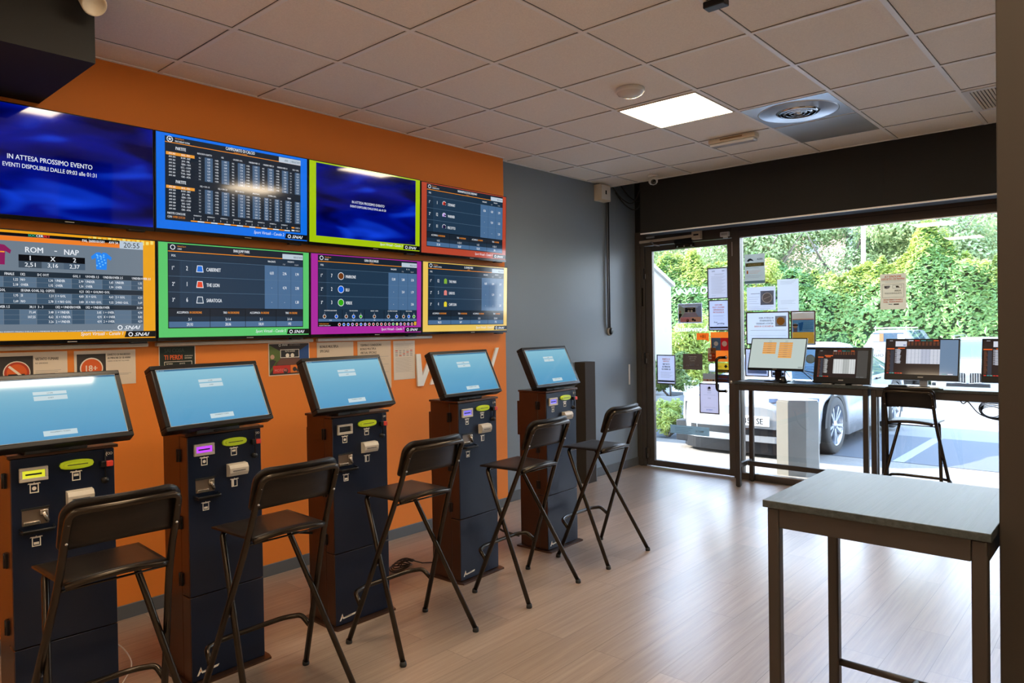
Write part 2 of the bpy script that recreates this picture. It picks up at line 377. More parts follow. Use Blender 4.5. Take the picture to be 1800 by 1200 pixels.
# alarm contact
t = empty('alarm_contact', (.985, 5.69, 2.43), 0, 'small white alarm contact above the corner of the glass door', 'sensor')
b = MB(); b.use(M['white']).box((-.045, -.02, -.012), (.05, .008, .036), .005); b.use(M['greyplastic']).box((-.03, -.022, .004), (.035, -.019, .022)); b.build('housing', None, t)
b = MB(); b.use(M['white']).box((-.015, -.015, -.03), (.03, .005, -.014), .003); b.build('magnet', None, t)
# window
b = MB(); b.use(M['frame'])
b.box((1.13, 5.705, 0), (1.132, 5.79, 2.56)); b.box((1.128, 5.70, 2.402), (4.3, 5.80, 2.56), .003); b.box((1.128, 5.70, 0), (4.3, 5.80, .058), .003); b.box((4.25, 5.70, 0), (4.3, 5.80, 2.56), .003)
b.use(M['blkm']).box((1.128, 5.698, 2.468), (4.3, 5.701, 2.473)); b.box((1.128, 5.698, 2.545), (4.3, 5.70, 2.56))
b.use(M['steel']).box((1.14, 5.71, .058), (4.25, 5.74, .066)); b.box((1.14, 5.71, 2.394), (4.25, 5.735, 2.402))
wn = S(b.build('window_1'))
b = MB(); b.use(M['glass']).box((1.132, 5.738, .06), (4.25, 5.746, 2.402)); b.build('window_glass', None, wn)

# ---------------------------------------------------------------- things on the ceiling
emit_panel = mat('light_panel_diffuser', (.9, .9, .88), .4, emit=(1.0, .80, .56), es=PANEL_E)
def light_panel(x, y, label):
    t = empty('ceiling_light_panel', (x, y, 2.996), 0, label, 'ceiling light', 'square light panels in the ceiling')
    b = MB(); b.use(M['cream'])
    for a in ((-.288, -.288, .288, -.276), (-.288, .276, .288, .288), (-.288, -.276, -.276, .276), (.276, -.276, .288, .276)): b.box((a[0], a[1], -.004), (a[2], a[3], .004))
    b.build('frame', None, t)
    b = MB(); b.use(emit_panel).box((-.276, -.276, -.001), (.276, .276, .003)); b.build('diffuser', None, t)
light_panel(1.757, 3.3, 'glowing square light panel in the ceiling between round detector and round air diffuser')
for i, (x, y) in enumerate(((1.757, .3), (4.157, .3), (4.157, 3.3), (1.757, -2.1), (4.157, -2.1))):
    light_panel(x, y, 'glowing square ceiling light panel outside the picture, over the near part of the room')
# round air diffuser in its metal tile
t = empty('air_diffuser', (2.357, 3.9, 2.996), 0, 'round ringed air diffuser in a silver ceiling tile', 'air vent')
al = mat('bare_aluminium', (.72, .74, .74), .25, .55, var=(3, .12))
b = MB(); b.use(al).box((-.288, -.288, -.002), (.288, .288, .004)); b.build('plate', None, t)
b = MB(); b.use(al).lathe([(.262, -.002), (.258, -.007), (.250, -.004), (.15, -.007), (.142, -.004)], (0, 0, 0), 48); b.build('outer_disc', None, t)
b = MB(); b.use(M['blkm']).lathe([(.142, -.0035), (0, -.0035)], (0, 0, 0), 40); b.build('throat', None, t)
for r0, r1 in ((.136, .112), (.100, .076), (.064, .044)):
    b = MB(); b.use(M['chrome']).lathe([(r0, -.004), (r0-.003, -.013), (r1, -.017), (r1-.002, -.015), (r0-.008, -.010), (r0-.006, -.004)], (0, 0, 0), 40); b.build('ring', None, t)
b = MB(); b.use(M['chrome']).lathe([(.030, -.004), (.028, -.016), (0, -.019)], (0, 0, 0), 24); b.build('centre_cone', None, t)
t = empty('access_panel', (2.357, 4.5, 2.996), 0, 'plain silver-grey metal tile next to the round air diffuser', 'ceiling tile')
b = MB(); b.use(mat('grey_metal_tile', (.50, .50, .47), .35, .5)).box((-.288, -.288, -.002), (.288, .288, .004), .002); b.build('sheet', None, t)
# ribbed return-air grille
t = empty('return_air_grille', (3.557, 4.5, 2.996), 0, 'ribbed beige return air grille in the ceiling beside the dark pillar', 'air vent')
b = MB(); b.use(M['white'])
for a in ((-.288, -.288, .288, -.25), (-.288, .25, .288, .288), (-.288, -.25, -.25, .25), (.25, -.25, .288, .25)): b.box((a[0], a[1], -.006), (a[2], a[3], .004))
b.build('frame', None, t)
b = MB(); b.use(M['cream'])
for k in range(26):
    x = -.24+.0192*k; b.box((x-.0068, -.25, -.004), (x+.0068, .25, .002))
b.use(M['blkm']).box((-.25, -.25, .003), (.25, .25, .005)); b.build('slats', None, t)
# round detector dome
t = empty('ceiling_detector', (1.766, 2.70, 2.998), 0, 'shallow white dome fixture on the ceiling beside the light panel', 'detector')
b = MB(); b.use(M['white']).lathe([(.088, .004), (.09, -.012), (.082, -.02)], (0, 0, 0), 32); b.build('base_ring', None, t)
b = MB(); b.use(mat('glossy_white_dome', (.66, .63, .6), .12)).lathe([(.083, -.018), (.075, -.03), (.05, -.042), (.02, -.047), (0, -.048)], (0, 0, 0), 32)
b.use(M['white']).tube([(-.06, -.02, -.037), (0, .01, -.05), (.06, .02, -.036)], .003, 6); b.build('dome', None, t)
# emergency lamp
t = empty('emergency_light', (1.745, 4.222, 2.998), 0, 'beige box emergency lamp on the ceiling near the air diffuser', 'lamp')
b = MB(); b.use(M['cream']).box((-.19, -.045, -.035), (.19, .045, 0), .008); b.use(ink((.25, .16, .08)))
b.box((-.09, -.046, -.02), (.09, -.0448, -.008)); b.build('housing', None, t)
b = MB(); b.use(mat('clear_lamp_cover', (.75, .76, .76), .1, .3)).box((-.18, -.04, -.058), (.18, .04, -.035), .01); b.build('lens', None, t)
# dome camera
t = empty('security_camera', (.561, 5.03, 2.997), 0, 'white ball security camera hanging from the ceiling by the shutter housing', 'camera')
b = MB(); b.use(M['white']).lathe([(.0, .003), (.048, .003), (.05, -.01), (.046, -.018), (0, -.018)], (0, 0, 0), 24); b.build('mount', None, t)
b = MB(); b.use(M['white']); n = 12
b.lathe([(.0, .0), (.030, .004), (.043, .02), (.046, .042), (.038, .062), (.022, .072), (0, .074)], (0, 0, -.088), 24)
b.build('ball', None, t)
b = MB(); b.T = Matrix.Translation((.0, 0, -.05)) @ Matrix.Rotation(R(35), 4, 'Z') @ Matrix.Rotation(R(25), 4, 'X')
b.use(M['white']).lathe([(.028, -.030), (.032, -.046), (.026, -.049)], (0, 0, 0), 20, 'y'); b.use(M['glassy_black']).lathe([(.026, -.046), (.013, -.047), (0, -.052)], (0, 0, 0), 20, 'y'); b.build('lens', None, t)
# spot lamp at the soffit corner
t = empty('spotlight', (.93, -.0, 2.998), 0, 'cream cylinder spotlight at the corner of the black soffit', 'spotlight')
b = MB(); b.use(M['cream']).lathe([(0, 0), (.05, 0), (.05, -.018), (0, -.018)], (0, 0, 0), 24); b.build('mount', None, t)
b = MB(); b.T = Matrix.Translation((-.06, -.03, -.065)) @ Matrix.Rotation(R(-50), 4, 'Y'); b.use(M['cream']).lathe([(0, .07), (.038, .07), (.042, .06), (.048, -.055), (.044, -.06), (.040, -.045), (0, -.04)], (0, 0, 0), 24); b.build('head', None, t)
t = empty('ceiling_bracket', (2.70, 1.93, 2.998), 0, 'small black bracket on the ceiling at the top edge of the view', 'bracket')
b = MB(); b.use(M['blk']).box((-.05, -.03, -.03), (.05, .03, 0), .005); b.build('block', None, t)

# ---------------------------------------------------------------- things on the grey wall
t = empty('junction_box', (XL, 5.018, 2.83), 0, 'beige electrical box high on the dark wall under the ceiling edge', 'electrical box')
b = MB(); b.use(M['cream']).box((0, -.088, -.01), (.088, .088, .155), .005); b.build('case', None, t)
b = MB(); b.use(M['white']).box((.088, -.078, .002), (.094, .078, .145), .004); b.use(M['glassy_black']).box((.0935, -.015, .055), (.0955, .005, .095)); b.build('cover', None, t)
t = empty('conduit_pipe', (XL+.025, 5.125, 0), 0, 'dark vertical conduit running down the grey wall from the beige box', 'conduit')
b = MB(); b.use(M['base']).cyl((0, 0, 1.52), (0, 0, 2.83), .011, 12); b.use(M['blk']).cyl((-.0, .03, 1.52), (0, .03, 2.83), .006, 8); b.build('pipe', None, t)
t = empty('round_switch', (XL, 5.17, 1.485), 0, 'round grey knob switch at the foot of the conduit', 'switch')
b = MB(); b.use(M['greyplastic']).lathe([(0, 0), (.045, 0), (.045, .02), (.038, .026)], (0, 0, 0), 24, 'x'); b.build('plate', None, t)
b = MB(); b.use(M['blk']).lathe([(.038, .02), (.030, .035), (.02, .04), (0, .04)], (0, 0, 0), 20, 'x'); b.build('knob', None, t)
t = empty('pipe_casing', (XL, 4.66, 0), 0, 'tall narrow dark boxed casing standing on the floor against the grey wall', 'pipe casing')
b = MB(); b.use(M['dark_paint']).box((0, -.10, 0), (.125, .07, 1.19), .003); b.build('box', None, t)
b = MB(); b.use(M['greywall']).box((.03, .07, 0), (.125, .078, 1.19), .001); b.use(M['steel']).lathe([(0, .003), (.004, .002), (.005, 0)], (.08, .078, 1.16), 8, 'y'); b.build('side_panel', None, t)
t = empty('strip_reflector', (XL, 5.55, 1.02), 0, 'narrow upright pale strip plate on the wall by the door hinge', 'plate')
b = MB(); b.use(M['white']).box((0, -.014, -.12), (.006, .014, .10), .002); b.build('strip', None, t)
# loose cables in the open gap beside the shutter housing
for i, (y, z0) in enumerate(((5.35, 2.86), (5.42, 2.80), (5.5, 2.9))):
    b = MB(); b.use(M['cable']).tube(fillet([(XL+.02, y-.12, z0+.15), (XL+.06, y, z0+.02), (XL+.12, y+.12, z0-.04), (XL+.2, y+.14, z0+.1), (XL+.22, y+.2, z0+.5)], .08), .006, 8)
    tag(b.build('loose_cable'), ['black cable looping lowest in the dark gap above the door corner', 'black cable in the dark gap above the door, middle of three', 'black cable in the dark gap above the door, closest to the glass'][i], 'cable', 'loose cables above the door')
# ---------------------------------------------------------------- wall of televisions
def wave_mat():
    m = bpy.data.materials.new('screen_blue_waves'); m.use_nodes = True; n = m.node_tree.nodes; l = m.node_tree.links; b = n['Principled BSDF']
    b.inputs['Base Color'].default_value = (0, 0, 0, 1); b.inputs['Roughness'].default_value = .05
    t = n.new('ShaderNodeTexCoord'); mp = n.new('ShaderNodeMapping'); mp.inputs['Scale'].default_value = (1, 1.5, 5.2); mp.inputs['Rotation'].default_value = (R(-12), 0, 0)
    no = n.new('ShaderNodeTexNoise'); no.inputs['Scale'].default_value = 1.5; no.inputs['Detail'].default_value = 1.5; no.inputs['Distortion'].default_value = .6
    cr = n.new('ShaderNodeValToRGB'); e = cr.color_ramp.elements
    e[0].position = .36; e[0].color = lin('#000036'); e[1].position = .74; e[1].color = lin('#1040d8')
    q = e.new(.55); q.color = lin('#000f86')
    l.new(t.outputs['Object'], mp.inputs[0]); l.new(mp.outputs[0], no.inputs['Vector']); l.new(no.outputs['Fac'], cr.inputs[0]); l.new(cr.outputs[0], b.inputs['Emission Color'])
    b.inputs['Emission Strength'].default_value = 1.0; return m
WAVE = wave_mat()
WH = scr('#e6ebf2'); DK = scr('#1a2430'); NAVY = scr('#22384e'); NAV2 = scr('#2c4560'); NAV3 = scr('#4a6c92'); NAV4 = scr('#1d3043'); ORG = scr('#f0922c'); LG = scr('#b9c8d6'); BK = scr('#0b0d12'); LN = scr('#5f7d98'); GREY = scr('#6f7d8b'); GRYD = scr('#3f4c5a')
def footer(c, n, colr, txt=WH):
    c.text('Sport Virtuali - Canale %s' % n, 132, 86.8, 3.1, txt, 'r', .8, .0, .22, 3)
    c.poly([(133, 89), (160, 89), (160, 83.5), (134.5, 83.5)], BK, 2); snai(c, 136.5, 88, 3.2, WH, 3)
def results(c, border, title, sport, rows, odds, cells, ch, icon, mode='race', txt=WH):
    c.rect(0, 0, 160, 90, border, 0)
    c.rect(8.5, 1, 153, 81.5, BK, 1)
    c.rect(8.8, 1.2, 152.6, 8, DK, 2); c.rect(8.8, 7.9, 128, 8.6, ORG, 3); c.rect(128, 3.2, 152.6, 8.6, LG, 3); c.text('RISULTATI', 151.5, 7.2, 2.1, GRYD, 'r', .75, k=4)
    c.ring(13.2, 4.4, 2.4, 1.7, WH, 3); c.text('Virtual Sport', 17.5, 3.9, 1.3, ORG, 'l', .85, k=3, res=1); c.text(sport, 17.5, 6.5, 1.6, WH, 'l', .75, .02, k=3, res=1)
    c.text(title, 82, 5.2, 2.7, WH, 'c', .62, .03, k=3); c.text('CORSA 12', 82, 7.4, 1.1, ORG, 'c', .8, k=3, res=1)
    c.rect(9, 9, 152.6, 62, NAVY, 2); c.rect(9, 9, 19.5, 62, NAV4, 3)
    c.text('POS.', 12, 13.2, 2.0, WH, 'l', .75, .02, k=4)
    y0 = [16.5, 31.8, 46.9, 62]
    c.rect(19.6, 9, 152.6, 16.5, NAV4, 3)
    for i in range(3):
        a, d = y0[i], y0[i+1]; mid = (a+d)/2+1.6
        c.rect(107.5, a, 152.6, d, NAV3, 3); c.rect(9, a-.12, 152.6, a+.12, LN, 4)
        c.text('%d°' % (i+1), 12.5, mid, 3.6, WH, 'l', .6, .03, k=4); c.text(rows[i][0], 26.5, mid, 4.2, WH, 'c', .6, .03, k=4)
        x, y = 39, mid-2
        if icon == 'blanket': c.poly([(x-3.6, y+3.3), (x+3.6, y+3.3), (x+2.6, y-3.3), (x-2.6, y-3.3)], WH, 4); c.poly([(x-2.9, y+2.7), (x+2.9, y+2.7), (x+2.1, y-2.7), (x-2.1, y-2.7)], rows[i][1], 5)
        elif icon == 'ball': c.disc(x, y, 4.2, WH, 4); c.disc(x, y, 3.6, rows[i][1], 5)
        elif icon == 'helmet': c.disc(x, y, 3.4, WH, 4); c.disc(x, y, 2.9, rows[i][1], 5); c.rect(x-3.4, y+1.6, x+3.4, y+3.6, NAVY, 6); c.rect(x+.2, y-1, x+3.2, y+.6, BK, 6)
        else: c.poly([(x-2.6, y+3.3), (x+2.6, y+3.3), (x+2.6, y-2), (x+1, y-3.4), (x-1, y-3.4), (x-2.6, y-2)], rows[i][1], 5)
        c.text(rows[i][2], 45.5, mid, 3.5, WH, 'l', .6, .03, k=4)
        for j in range(3): c.text(odds[i][j], (115.5, 130.5, 145.5)[j], mid, 3.0, WH, 'c', .62, .02, k=4)
        for x in (122.7, 137.8): c.rect(x, a, x+.25, d, NAV4, 4)
        c.rect(21, a, 21.2, d, NAV2, 4); c.rect(32, a, 32.2, d, NAV2, 4)
    c.text('VINCENTE', 115.3, 13.2, 1.9, WH, 'c', .7, .02, k=4, res=1)
    c.text('PIAZZATO' if mode == 'race' else 'P2    P3', 138, 12, 1.5, WH, 'c', .75, .02, k=4, res=1); c.text("1°-2°", 130, 15, 1.3, WH, 'c', .8, k=4, res=1); c.text("1°-2°-3°", 145, 15, 1.3, WH, 'c', .8, k=4, res=1)
    hd = ['ACCOPPIATA', 'TRIO', 'ACCOPPIATA', 'TRIO']; h2 = ['IN DISORDINE', 'IN DISORDINE', 'IN ORDINE', 'IN ORDINE']
    if mode == 'race':
        xs = [9, 49, 86, 120.5, 152.6]
        for k in range(4):
            a, d = xs[k]+.25, xs[k+1]-.25; mx_ = (a+d)/2
            c.rect(a, 62.6, d, 70, DK, 2); c.rect(a, 70.1, d, 75, NAV4, 2); c.rect(a, 75.1, d, 80.6, NAV3, 2)
            c.text(hd[k], mx_-1, 67.3, 2.1, WH, 'r' if len(hd[k]) < 5 else 'r', .62, .02, k=3); c.text(h2[k], mx_, 67.3, 2.1, ORG, 'l', .62, .02, k=3)
            c.text(cells[k][0], mx_, 74.1, 2.6, WH, 'c', .7, .02, k=3); c.text(cells[k][1], mx_, 79.3, 2.8, WH, 'c', .7, .02, k=3)
    else:
        xs = [9, 41, 72, 101, 127, 152.6]; bc = [scr('#6b3a1a'), scr('#1160e0'), scr('#34a718')]
        nb = [(0, 1), (0, 1, 2), (0,), (0, 1), (0, 1, 2)]; hh = ['ACCOPPIATA IN DISORDINE', 'TRIO IN DISORDINE', 'PARI/DISP - SOMMA', 'ACCOPPIATA IN ORDINE', 'TRIO IN ORDINE']
        for k in range(5):
            a, d = xs[k]+.25, xs[k+1]-.25; mx_ = (a+d)/2; w = d-a
            c.rect(a, 61.5, d, 72.5, NAV4, 2); c.rect(a, 72.7, d, 75.8, NAV3, 2); c.text(hh[k], mx_, 64, 1.3, WH, 'c', .7, .01, k=3, res=1)
            for q, bi in enumerate(nb[k]): xx = a+w*(q+.5)/len(nb[k]); c.disc(xx, 70, 2.2, WH, 3, 14); c.disc(xx, 70, 1.7, bc[bi], 4, 14); c.text('723'[bi], xx, 67, 1.2, WH, 'c', .8, k=3, res=1)
            c.text(('31,35', '19,20', '9,40', '40,22', '188')[k], mx_, 75.1, 1.5, WH, 'c', .7, .01, k=3, res=1)
        c.text('ULTIMI 20 RISULTATI', 10, 79, 1.2, ORG, 'l', .8, k=3, res=1); c.text('VINCENTE E SOMMA DI ARRIVO', 10, 80.9, 1.0, WH, 'l', .75, k=3, res=1)
        cs = ['#c02020', '#1160e0', '#1160e0', '#7a3ab0', '#c02020', '#1160e0', '#8a60c8', '#c02020', '#b02020', '#6b3a1a', '#c02020', '#902020', '#b01050', '#22a040', '#c8c820', '#8a50c0', '#c02020', '#8a50c0', '#b02020', '#c02020']
        for q, cc in enumerate(cs[:19]): c.disc(37+q*6.0, 79.3, 1.9, WH, 3, 12); c.disc(37+q*6.0, 79.3, 1.4, scr(cc), 4, 12)
        c.rect(148.4, 76.5, 152.2, 81, scr('#d8a830'), 3)
    footer(c, ch, border, txt)

def soccerbet(c):
    yel = scr('#eaa21c'); c.rect(0, 0, 160, 90, yel, 0)
    for x in range(104, 158, 4): c.rect(x, .3+(x % 3)*.5, x+2.6, 3+(x % 5)*.6, scr('#f4dc70'), 1)
    c.rect(0, 2, 149.5, 83.5, GREY, 1); c.rect(0, 2, 129.5, 4.6, BK, 2); c.rect(0, 4.7, 129.5, 8.6, scr('#ee7f2a'), 2)
    c.text('SOC', 59.5, 4.1, 1.9, scr('#2fb58a'), 'l', k=3, bold=.05, width=5.4); c.text('CER', 65.2, 4.1, 1.9, WH, 'l', k=3, bold=.05, width=5); c.text('BET', 70.5, 4.1, 1.9, scr('#d8303a'), 'l', k=3, bold=.05, width=4.6)
    c.text('PAL 2600101501', 99.5, 5.4, 2.2, WH, 'l', k=3, bold=.03, width=17.5); c.text('AVV 54', 120.6, 5.4, 2.2, WH, 'l', k=3, bold=.03, width=7.6); c.rect(98, 2.2, 129.5, 6, BK, 2)
    c.rect(129.5, 2.2, 149.5, 9, LG, 3); c.text('20:55', 139.6, 7.9, 4.6, BK, 'c', k=4, bold=0, width=13.5)
    c.text('ROM', 57.3, 17.3, 4.6, WH, 'l', k=3, bold=.03, width=12.6); c.text('-', 78.4, 16.6, 5, WH, 'l', k=3, bold=.04, width=1.6); c.text('NAP', 85.6, 17.5, 4.6, WH, 'l', k=3, bold=.03, width=11)
    c.rect(52.5, 19.3, 101.4, 24.6, BK, 2)
    for i, (a, q) in enumerate((('1', '2,51'), ('X', '3,16'), ('2', '2,37'))):
        x = 52.5+49*(i+.5)/3; c.text(a, x, 23.7, 3.8, WH, 'c', .95, .03, k=3); c.rect(52.5+49*i/3, 24.6, 52.5+49*(i+1)/3, 30, (GRYD, scr('#5a6b7c'), scr('#4d5f72'))[i], 2); c.text(q, x, 29, 3.4, WH, 'c', k=3, bold=.02, width=7.6)
    def shirt(x, y, s, m):
        c.poly([(x-s*.55, y+s), (x+s*.55, y+s), (x+s*.6, y-s*.35), (x+s, y-s*.1), (x+s*1.1, y-s*.45), (x+s*.55, y-s*.95), (x+s*.2, y-s), (x, y-s*.85), (x-s*.2, y-s), (x-s*.55, y-s*.95), (x-s*1.1, y-s*.45), (x-s, y-s*.1), (x-s*.6, y-s*.35)], m, 2)
    shirt(38.5, 20, 8.2, scr('#8a1f5a')); c.rect(34, 17.4, 43, 18.4, scr('#f0a030'), 3); shirt(114.5, 21.2, 7.6, scr('#2a86f0'))
    for q in range(16): c.disc(110.8+7.6*((q*37) % 11)/11, 16+11*((q*53) % 13)/13, .7, scr('#6fc0ff'), 3, 8)
    bl = scr('#3f566c'); b2 = scr('#5b7289'); b3 = scr('#24303c')
    tx = [['', 'FINALE', '1X2', 'DC OUT', '', 'GOL 1', 'U/OVER 1.5', 'UNDER/OVER 2.5', '', 'UNDER/OVER 3.5'], ['1', '1,22', 'NO', '1,36', 'UNDER', '2,90', 'UNDER', '1,65', 'UNDER', '1,32'], ['X', '2,18', 'OVER', '1,92', 'OVER', '1,36', 'OVER', '1,90', 'OVER', '2,95'], ['GOL/NO GOL', '', 'SEGNA GOAL SQ. OSPITE', '', '', '0,21', '1X2 + GOL/NO GOL', '', '', ''], ['GOL', '1,95', 'SI', '1,21', '1 + GOL', '4,83', 'X + GOL', '4,62', '2 + GOL', '6,23'], ['NO GOL', '1,60', 'NO', '2,78', '1 + NO GOL', '3,83', 'X + NO GOL', '9,32', '2+NO GOL', '3,69'], ['UNDER/OVER 1.5', '', '38,11', '3 - 3', '1X2 + UNDER/OVER', '', '1X2 + UNDER/OVER', '', '', '31,54'], ['1 + OVER', '', '71,64', '3,48', '1 + UNDER', '', '3,05', '1 + OVER', '', '4,90'], ['X + OVER', '', '107,55', '4,62', 'X + UNDER', '', '4,91', 'X + OVER', '', '8,82'], ['2 + OVER', '', '', '3,26', '2 + UNDER', '', '4,91', '2 + OVER', '', '4,59']]
    xs = [0, 42, 53, 65, 78, 91, 101, 115, 125, 139, 149.3]
    yy = [33, 37.8, 42.2, 46.4, 51, 55.2, 60, 64.6, 69, 73, 77]
    for r in range(10):
        a, d = yy[r], yy[r+1]; hd = r in (0, 3, 6)
        for k in range(10):
            c.rect(xs[k], a, xs[k+1]-(0 if hd else .3), d-.25, b3 if hd else (bl if k % 2 else b2), 2)
            tt = tx[r][k]
            if k == 0: tt = tt; x0 = 29
            else: x0 = xs[k]
            if tt:
                num = tt[0].isdigit() and ',' in tt
                c.text(tt, xs[k+1]-1 if num else x0+.8, d-1.3, 2.1, WH, 'r' if num else 'l', .72, .03, k=3, res=1)
    snai(c, 127.5, 81.8, 3.4, WH, 3)
    c.text('IL GIOCO HA SCOPO ILLUSTRATIVO, GLI EVENTI FINALI DELLE SCOMMESSE NON SONO COLLEGATI AD EVENTI REALI DELLE SINGOLE PARTITE', 2, 83.2, .9, WH, 'l', k=3, res=1, width=138)
    footer(c, 1, yel)
def calcio(c):
    blue = scr('#0f6fe6'); c.rect(0, 0, 160, 90, blue, 0); c.rect(8, 2.6, 152, 81.6, DK, 1)
    c.rect(8, 7.9, 152, 8.5, ORG, 2); c.rect(126, 3, 152, 8.6, LG, 2); c.text('AVV.\u00a0  |  RISULTATI', 151, 7, 2.2, GRYD, 'r', .7, k=3)
    c.ring(12.6, 5.2, 2.9, 2.3, WH, 2); c.disc(12.6, 5.2, 1.1, WH, 2, 5)
    for a in range(5): c.line(12.6+1.1*math.cos(a*1.257-1.57), 5.2+1.1*math.sin(a*1.257-1.57), 12.6+2.4*math.cos(a*1.257-1.57), 5.2+2.4*math.sin(a*1.257-1.57), .35, WH, 2)
    c.text('Virtual Sport', 17.5, 4.4, 1.4, ORG, 'l', .8, k=3, res=1); c.text('MATCHDAY ULTRA', 17.5, 7.2, 1.6, WH, 'l', .7, .02, k=3, res=1)
    c.text('CAMPIONATO DI CALCIO', 83, 5.8, 3.1, WH, 'c', .6, .03, k=3); c.text('GIORNATA 28 - 380 PARTITE', 83, 7.7, 1.0, ORG, 'c', .8, k=3, res=1)
    te = ['BOL - FIO', 'ROM - INT', 'JUV - MIL', 'GEN - UDI', 'LEC - COM', 'SAS - LAZ', 'TOR - NAP', 'CRE - ATA']
    cs = [('1-2', '0-3'), ('34,20', '21,60'), ('1', '2'), ('2,17', '1,90')]
    rnd = random.Random(3)
    def block(y0, heads, cx):
        c.text('PARTITE', 18, y0+5, 3.0, WH, 'l', .62, .03, k=3)
        for t, x, two in heads: c.text(t, x, y0+5.6, 1.6, WH, 'c', .7, .02, k=3, res=1)
        ya = y0+7.5; rh = 2.95
        for (x0, x1) in cx: c.rect(x0, ya, x1, ya+rh*8, scr('#47617f'), 2)
        for r in range(8):
            yb = ya+rh*(r+1)-.75
            if r == 0: c.rect(9, ya+.1, 36, ya+rh, scr('#e79b3a'), 2)
            c.text('AVV. %d' % (833+r), 11.5, yb, 1.6, WH, 'l', .7, .02, k=3, res=1); c.text(te[r], 27.5, yb, 1.7, WH, 'c', .8, .02, k=3, res=1)
            c.rect(36, ya+rh*(r+1)-.1, 151.5, ya+rh*(r+1), GRYD, 3)
            for (x0, x1) in cx:
                c.text('%d,%02d' % (rnd.randint(1, 9), rnd.randint(5, 99)), (x0+x1)/2, yb, 1.6, WH, 'c', .75, .01, k=4, res=1)
                c.text(('OVER', '%d-%d' % (rnd.randint(0, 4), rnd.randint(0, 4)), 'NG')[int(x0) % 3], x0-5, yb, 1.5, WH, 'c', .7, .01, k=4, res=1)
    block(9.5, [('RISULTATO ESATTO', 46, 0), ('1X2', 64, 0), ('GOL/NO GOL', 80, 0), ('UNDER/OVER 1.5', 98, 0), ('UNDER/OVER 2.5', 114, 0), ('UNDER/OVER 3.5', 130, 0), ('1X2 + GOL', 146, 0)], [(46, 54), (63, 71), (80, 88), (96, 104), (113, 120), (129.5, 137), (145, 151.5)])
    block(41, [('1X2 + U/O 1.5', 46, 0), ('1X2 + U/O 2.5', 64, 0), ('1X2 + U/O 3.5', 82, 0), ('MULTIGOL', 100, 0), ('SOMMA GOL', 118, 0), ('TEMPI', 138, 0)], [(46, 54), (63, 71), (80, 88), (96, 104), (109, 114), (121, 126.5), (133.5, 139.5), (145, 151.5)])
    c.text('PARTITE CONCLUSE', 10, 75.8, 2.0, WH, 'l', .65, .02, k=3); c.text('CON', 10, 79.2, 2.0, WH, 'l', .65, .02, k=3); c.text('OVER 2.5 E 3.5', 15, 79.2, 2.0, ORG, 'l', .65, .02, k=3)
    for k in range(16):
        c.rect(32+6.7*k, 79.9, 38.6+6.7*k, 81, ORG if k % 2 == 0 else WH, 2); c.text('2335322332111324'[k], 35+6.7*k, 78.8, 1.8, WH, 'c', .7, .02, k=3, res=1)
        if k % 2 == 0: c.text('GIORNATA %d' % (20+k//2), 38.5+6.7*k, 75.5, 1.2, WH, 'c', .7, k=3, res=1)
    c.rect(141, 76, 144.5, 77.4, ORG, 2); c.rect(141, 79, 144.5, 80.4, WH, 2); c.text('OVER 2.5', 145.3, 77.4, 1.4, WH, 'l', .7, k=3, res=1); c.text('OVER 3.5', 145.3, 80.4, 1.4, WH, 'l', .7, k=3, res=1)
    footer(c, 2, blue)
def waiting(c, t1, t2, border=None, h=4.0):
    if border:
        c.rect(0, 0, 160, 90, border, 0); c.rect(8.5, 1.5, 153, 82.5, WAVE, 1); x, y = 80, 41
        footer(c, 3, border)
    else: c.rect(0, 0, 160, 90, WAVE, 0); x, y = 77.8, 44.5
    c.text(t1, x, y, h, WH, 'c', k=3, res=3, bold=.01, width=62.5 if not border else 47); c.text(t2, x, y+h*1.6, h*.86, WH, 'c', k=3, res=3, bold=.01, width=69 if not border else 52)
    c.text('PHILIPS', 0, 0, .01, WH, 'l') if 0 else None

TVW, TVH = .9545, .553
def tv(y0, z0, label, fn, tilt=0.):
    t = empty('television', (.012, y0, z0), 0, label, 'television', 'televisions in two rows on the orange wall'); t.rotation_euler = (0, R(1.9), 0)
    b = MB(); b.use(M['blk']).box((.045, 0, 0), (.072, TVW, TVH), .003)
    b.use(M['glassy_black']).box((.071, .001, .0), (.0725, TVW-.001, .019)); b.use(M['greyplastic']).box((.0724, TVW*.545, .007), (.0732, TVW*.59, .0105))
    b.build('cabinet', None, t)
    b = MB(); b.use(M['blkm']).box((.0, .15, .10), (.046, TVW-.15, TVH-.12), .004); b.build('wall_mount', None, t)
    b = MB(); b.use(M['blk']).box((.04, TVW*.86, -.010), (.075, TVW*.95, .0), .003); b.build('sensor_bar', None, t)
    c = Canvas((.0728, .007, .020), (0, 1, 0), (0, 0, 1), TVW-.014, TVH-.026, 160, 90, .00025)
    fn(c); c.build('screen', t)
ROW = [(-.43, 2.103), (.5285, 2.103), (1.487, 2.103), (2.4455, 2.098)]
RO2 = [(-.43, 1.500), (.5285, 1.500), (1.487, 1.500), (2.4455, 1.502)]
tv(*ROW[0], 'television showing plain dark blue waves with white waiting text, top row far left', lambda c: waiting(c, 'IN ATTESA PROSSIMO EVENTO', 'EVENTI DISPOLIBILI DALLE 09:03 alle 01:31'))
tv(*ROW[1], 'blue-bordered television filled with a dense football odds table', calcio)
tv(*ROW[2], 'lime green bordered television with blue waves and small waiting text', lambda c: waiting(c, 'IN ATTESA PROSSIMO EVENTO', 'EVENTI DISPOLIBILI DALLE 09:02 alle 01:30', scr('#a4c40c'), 3.0))
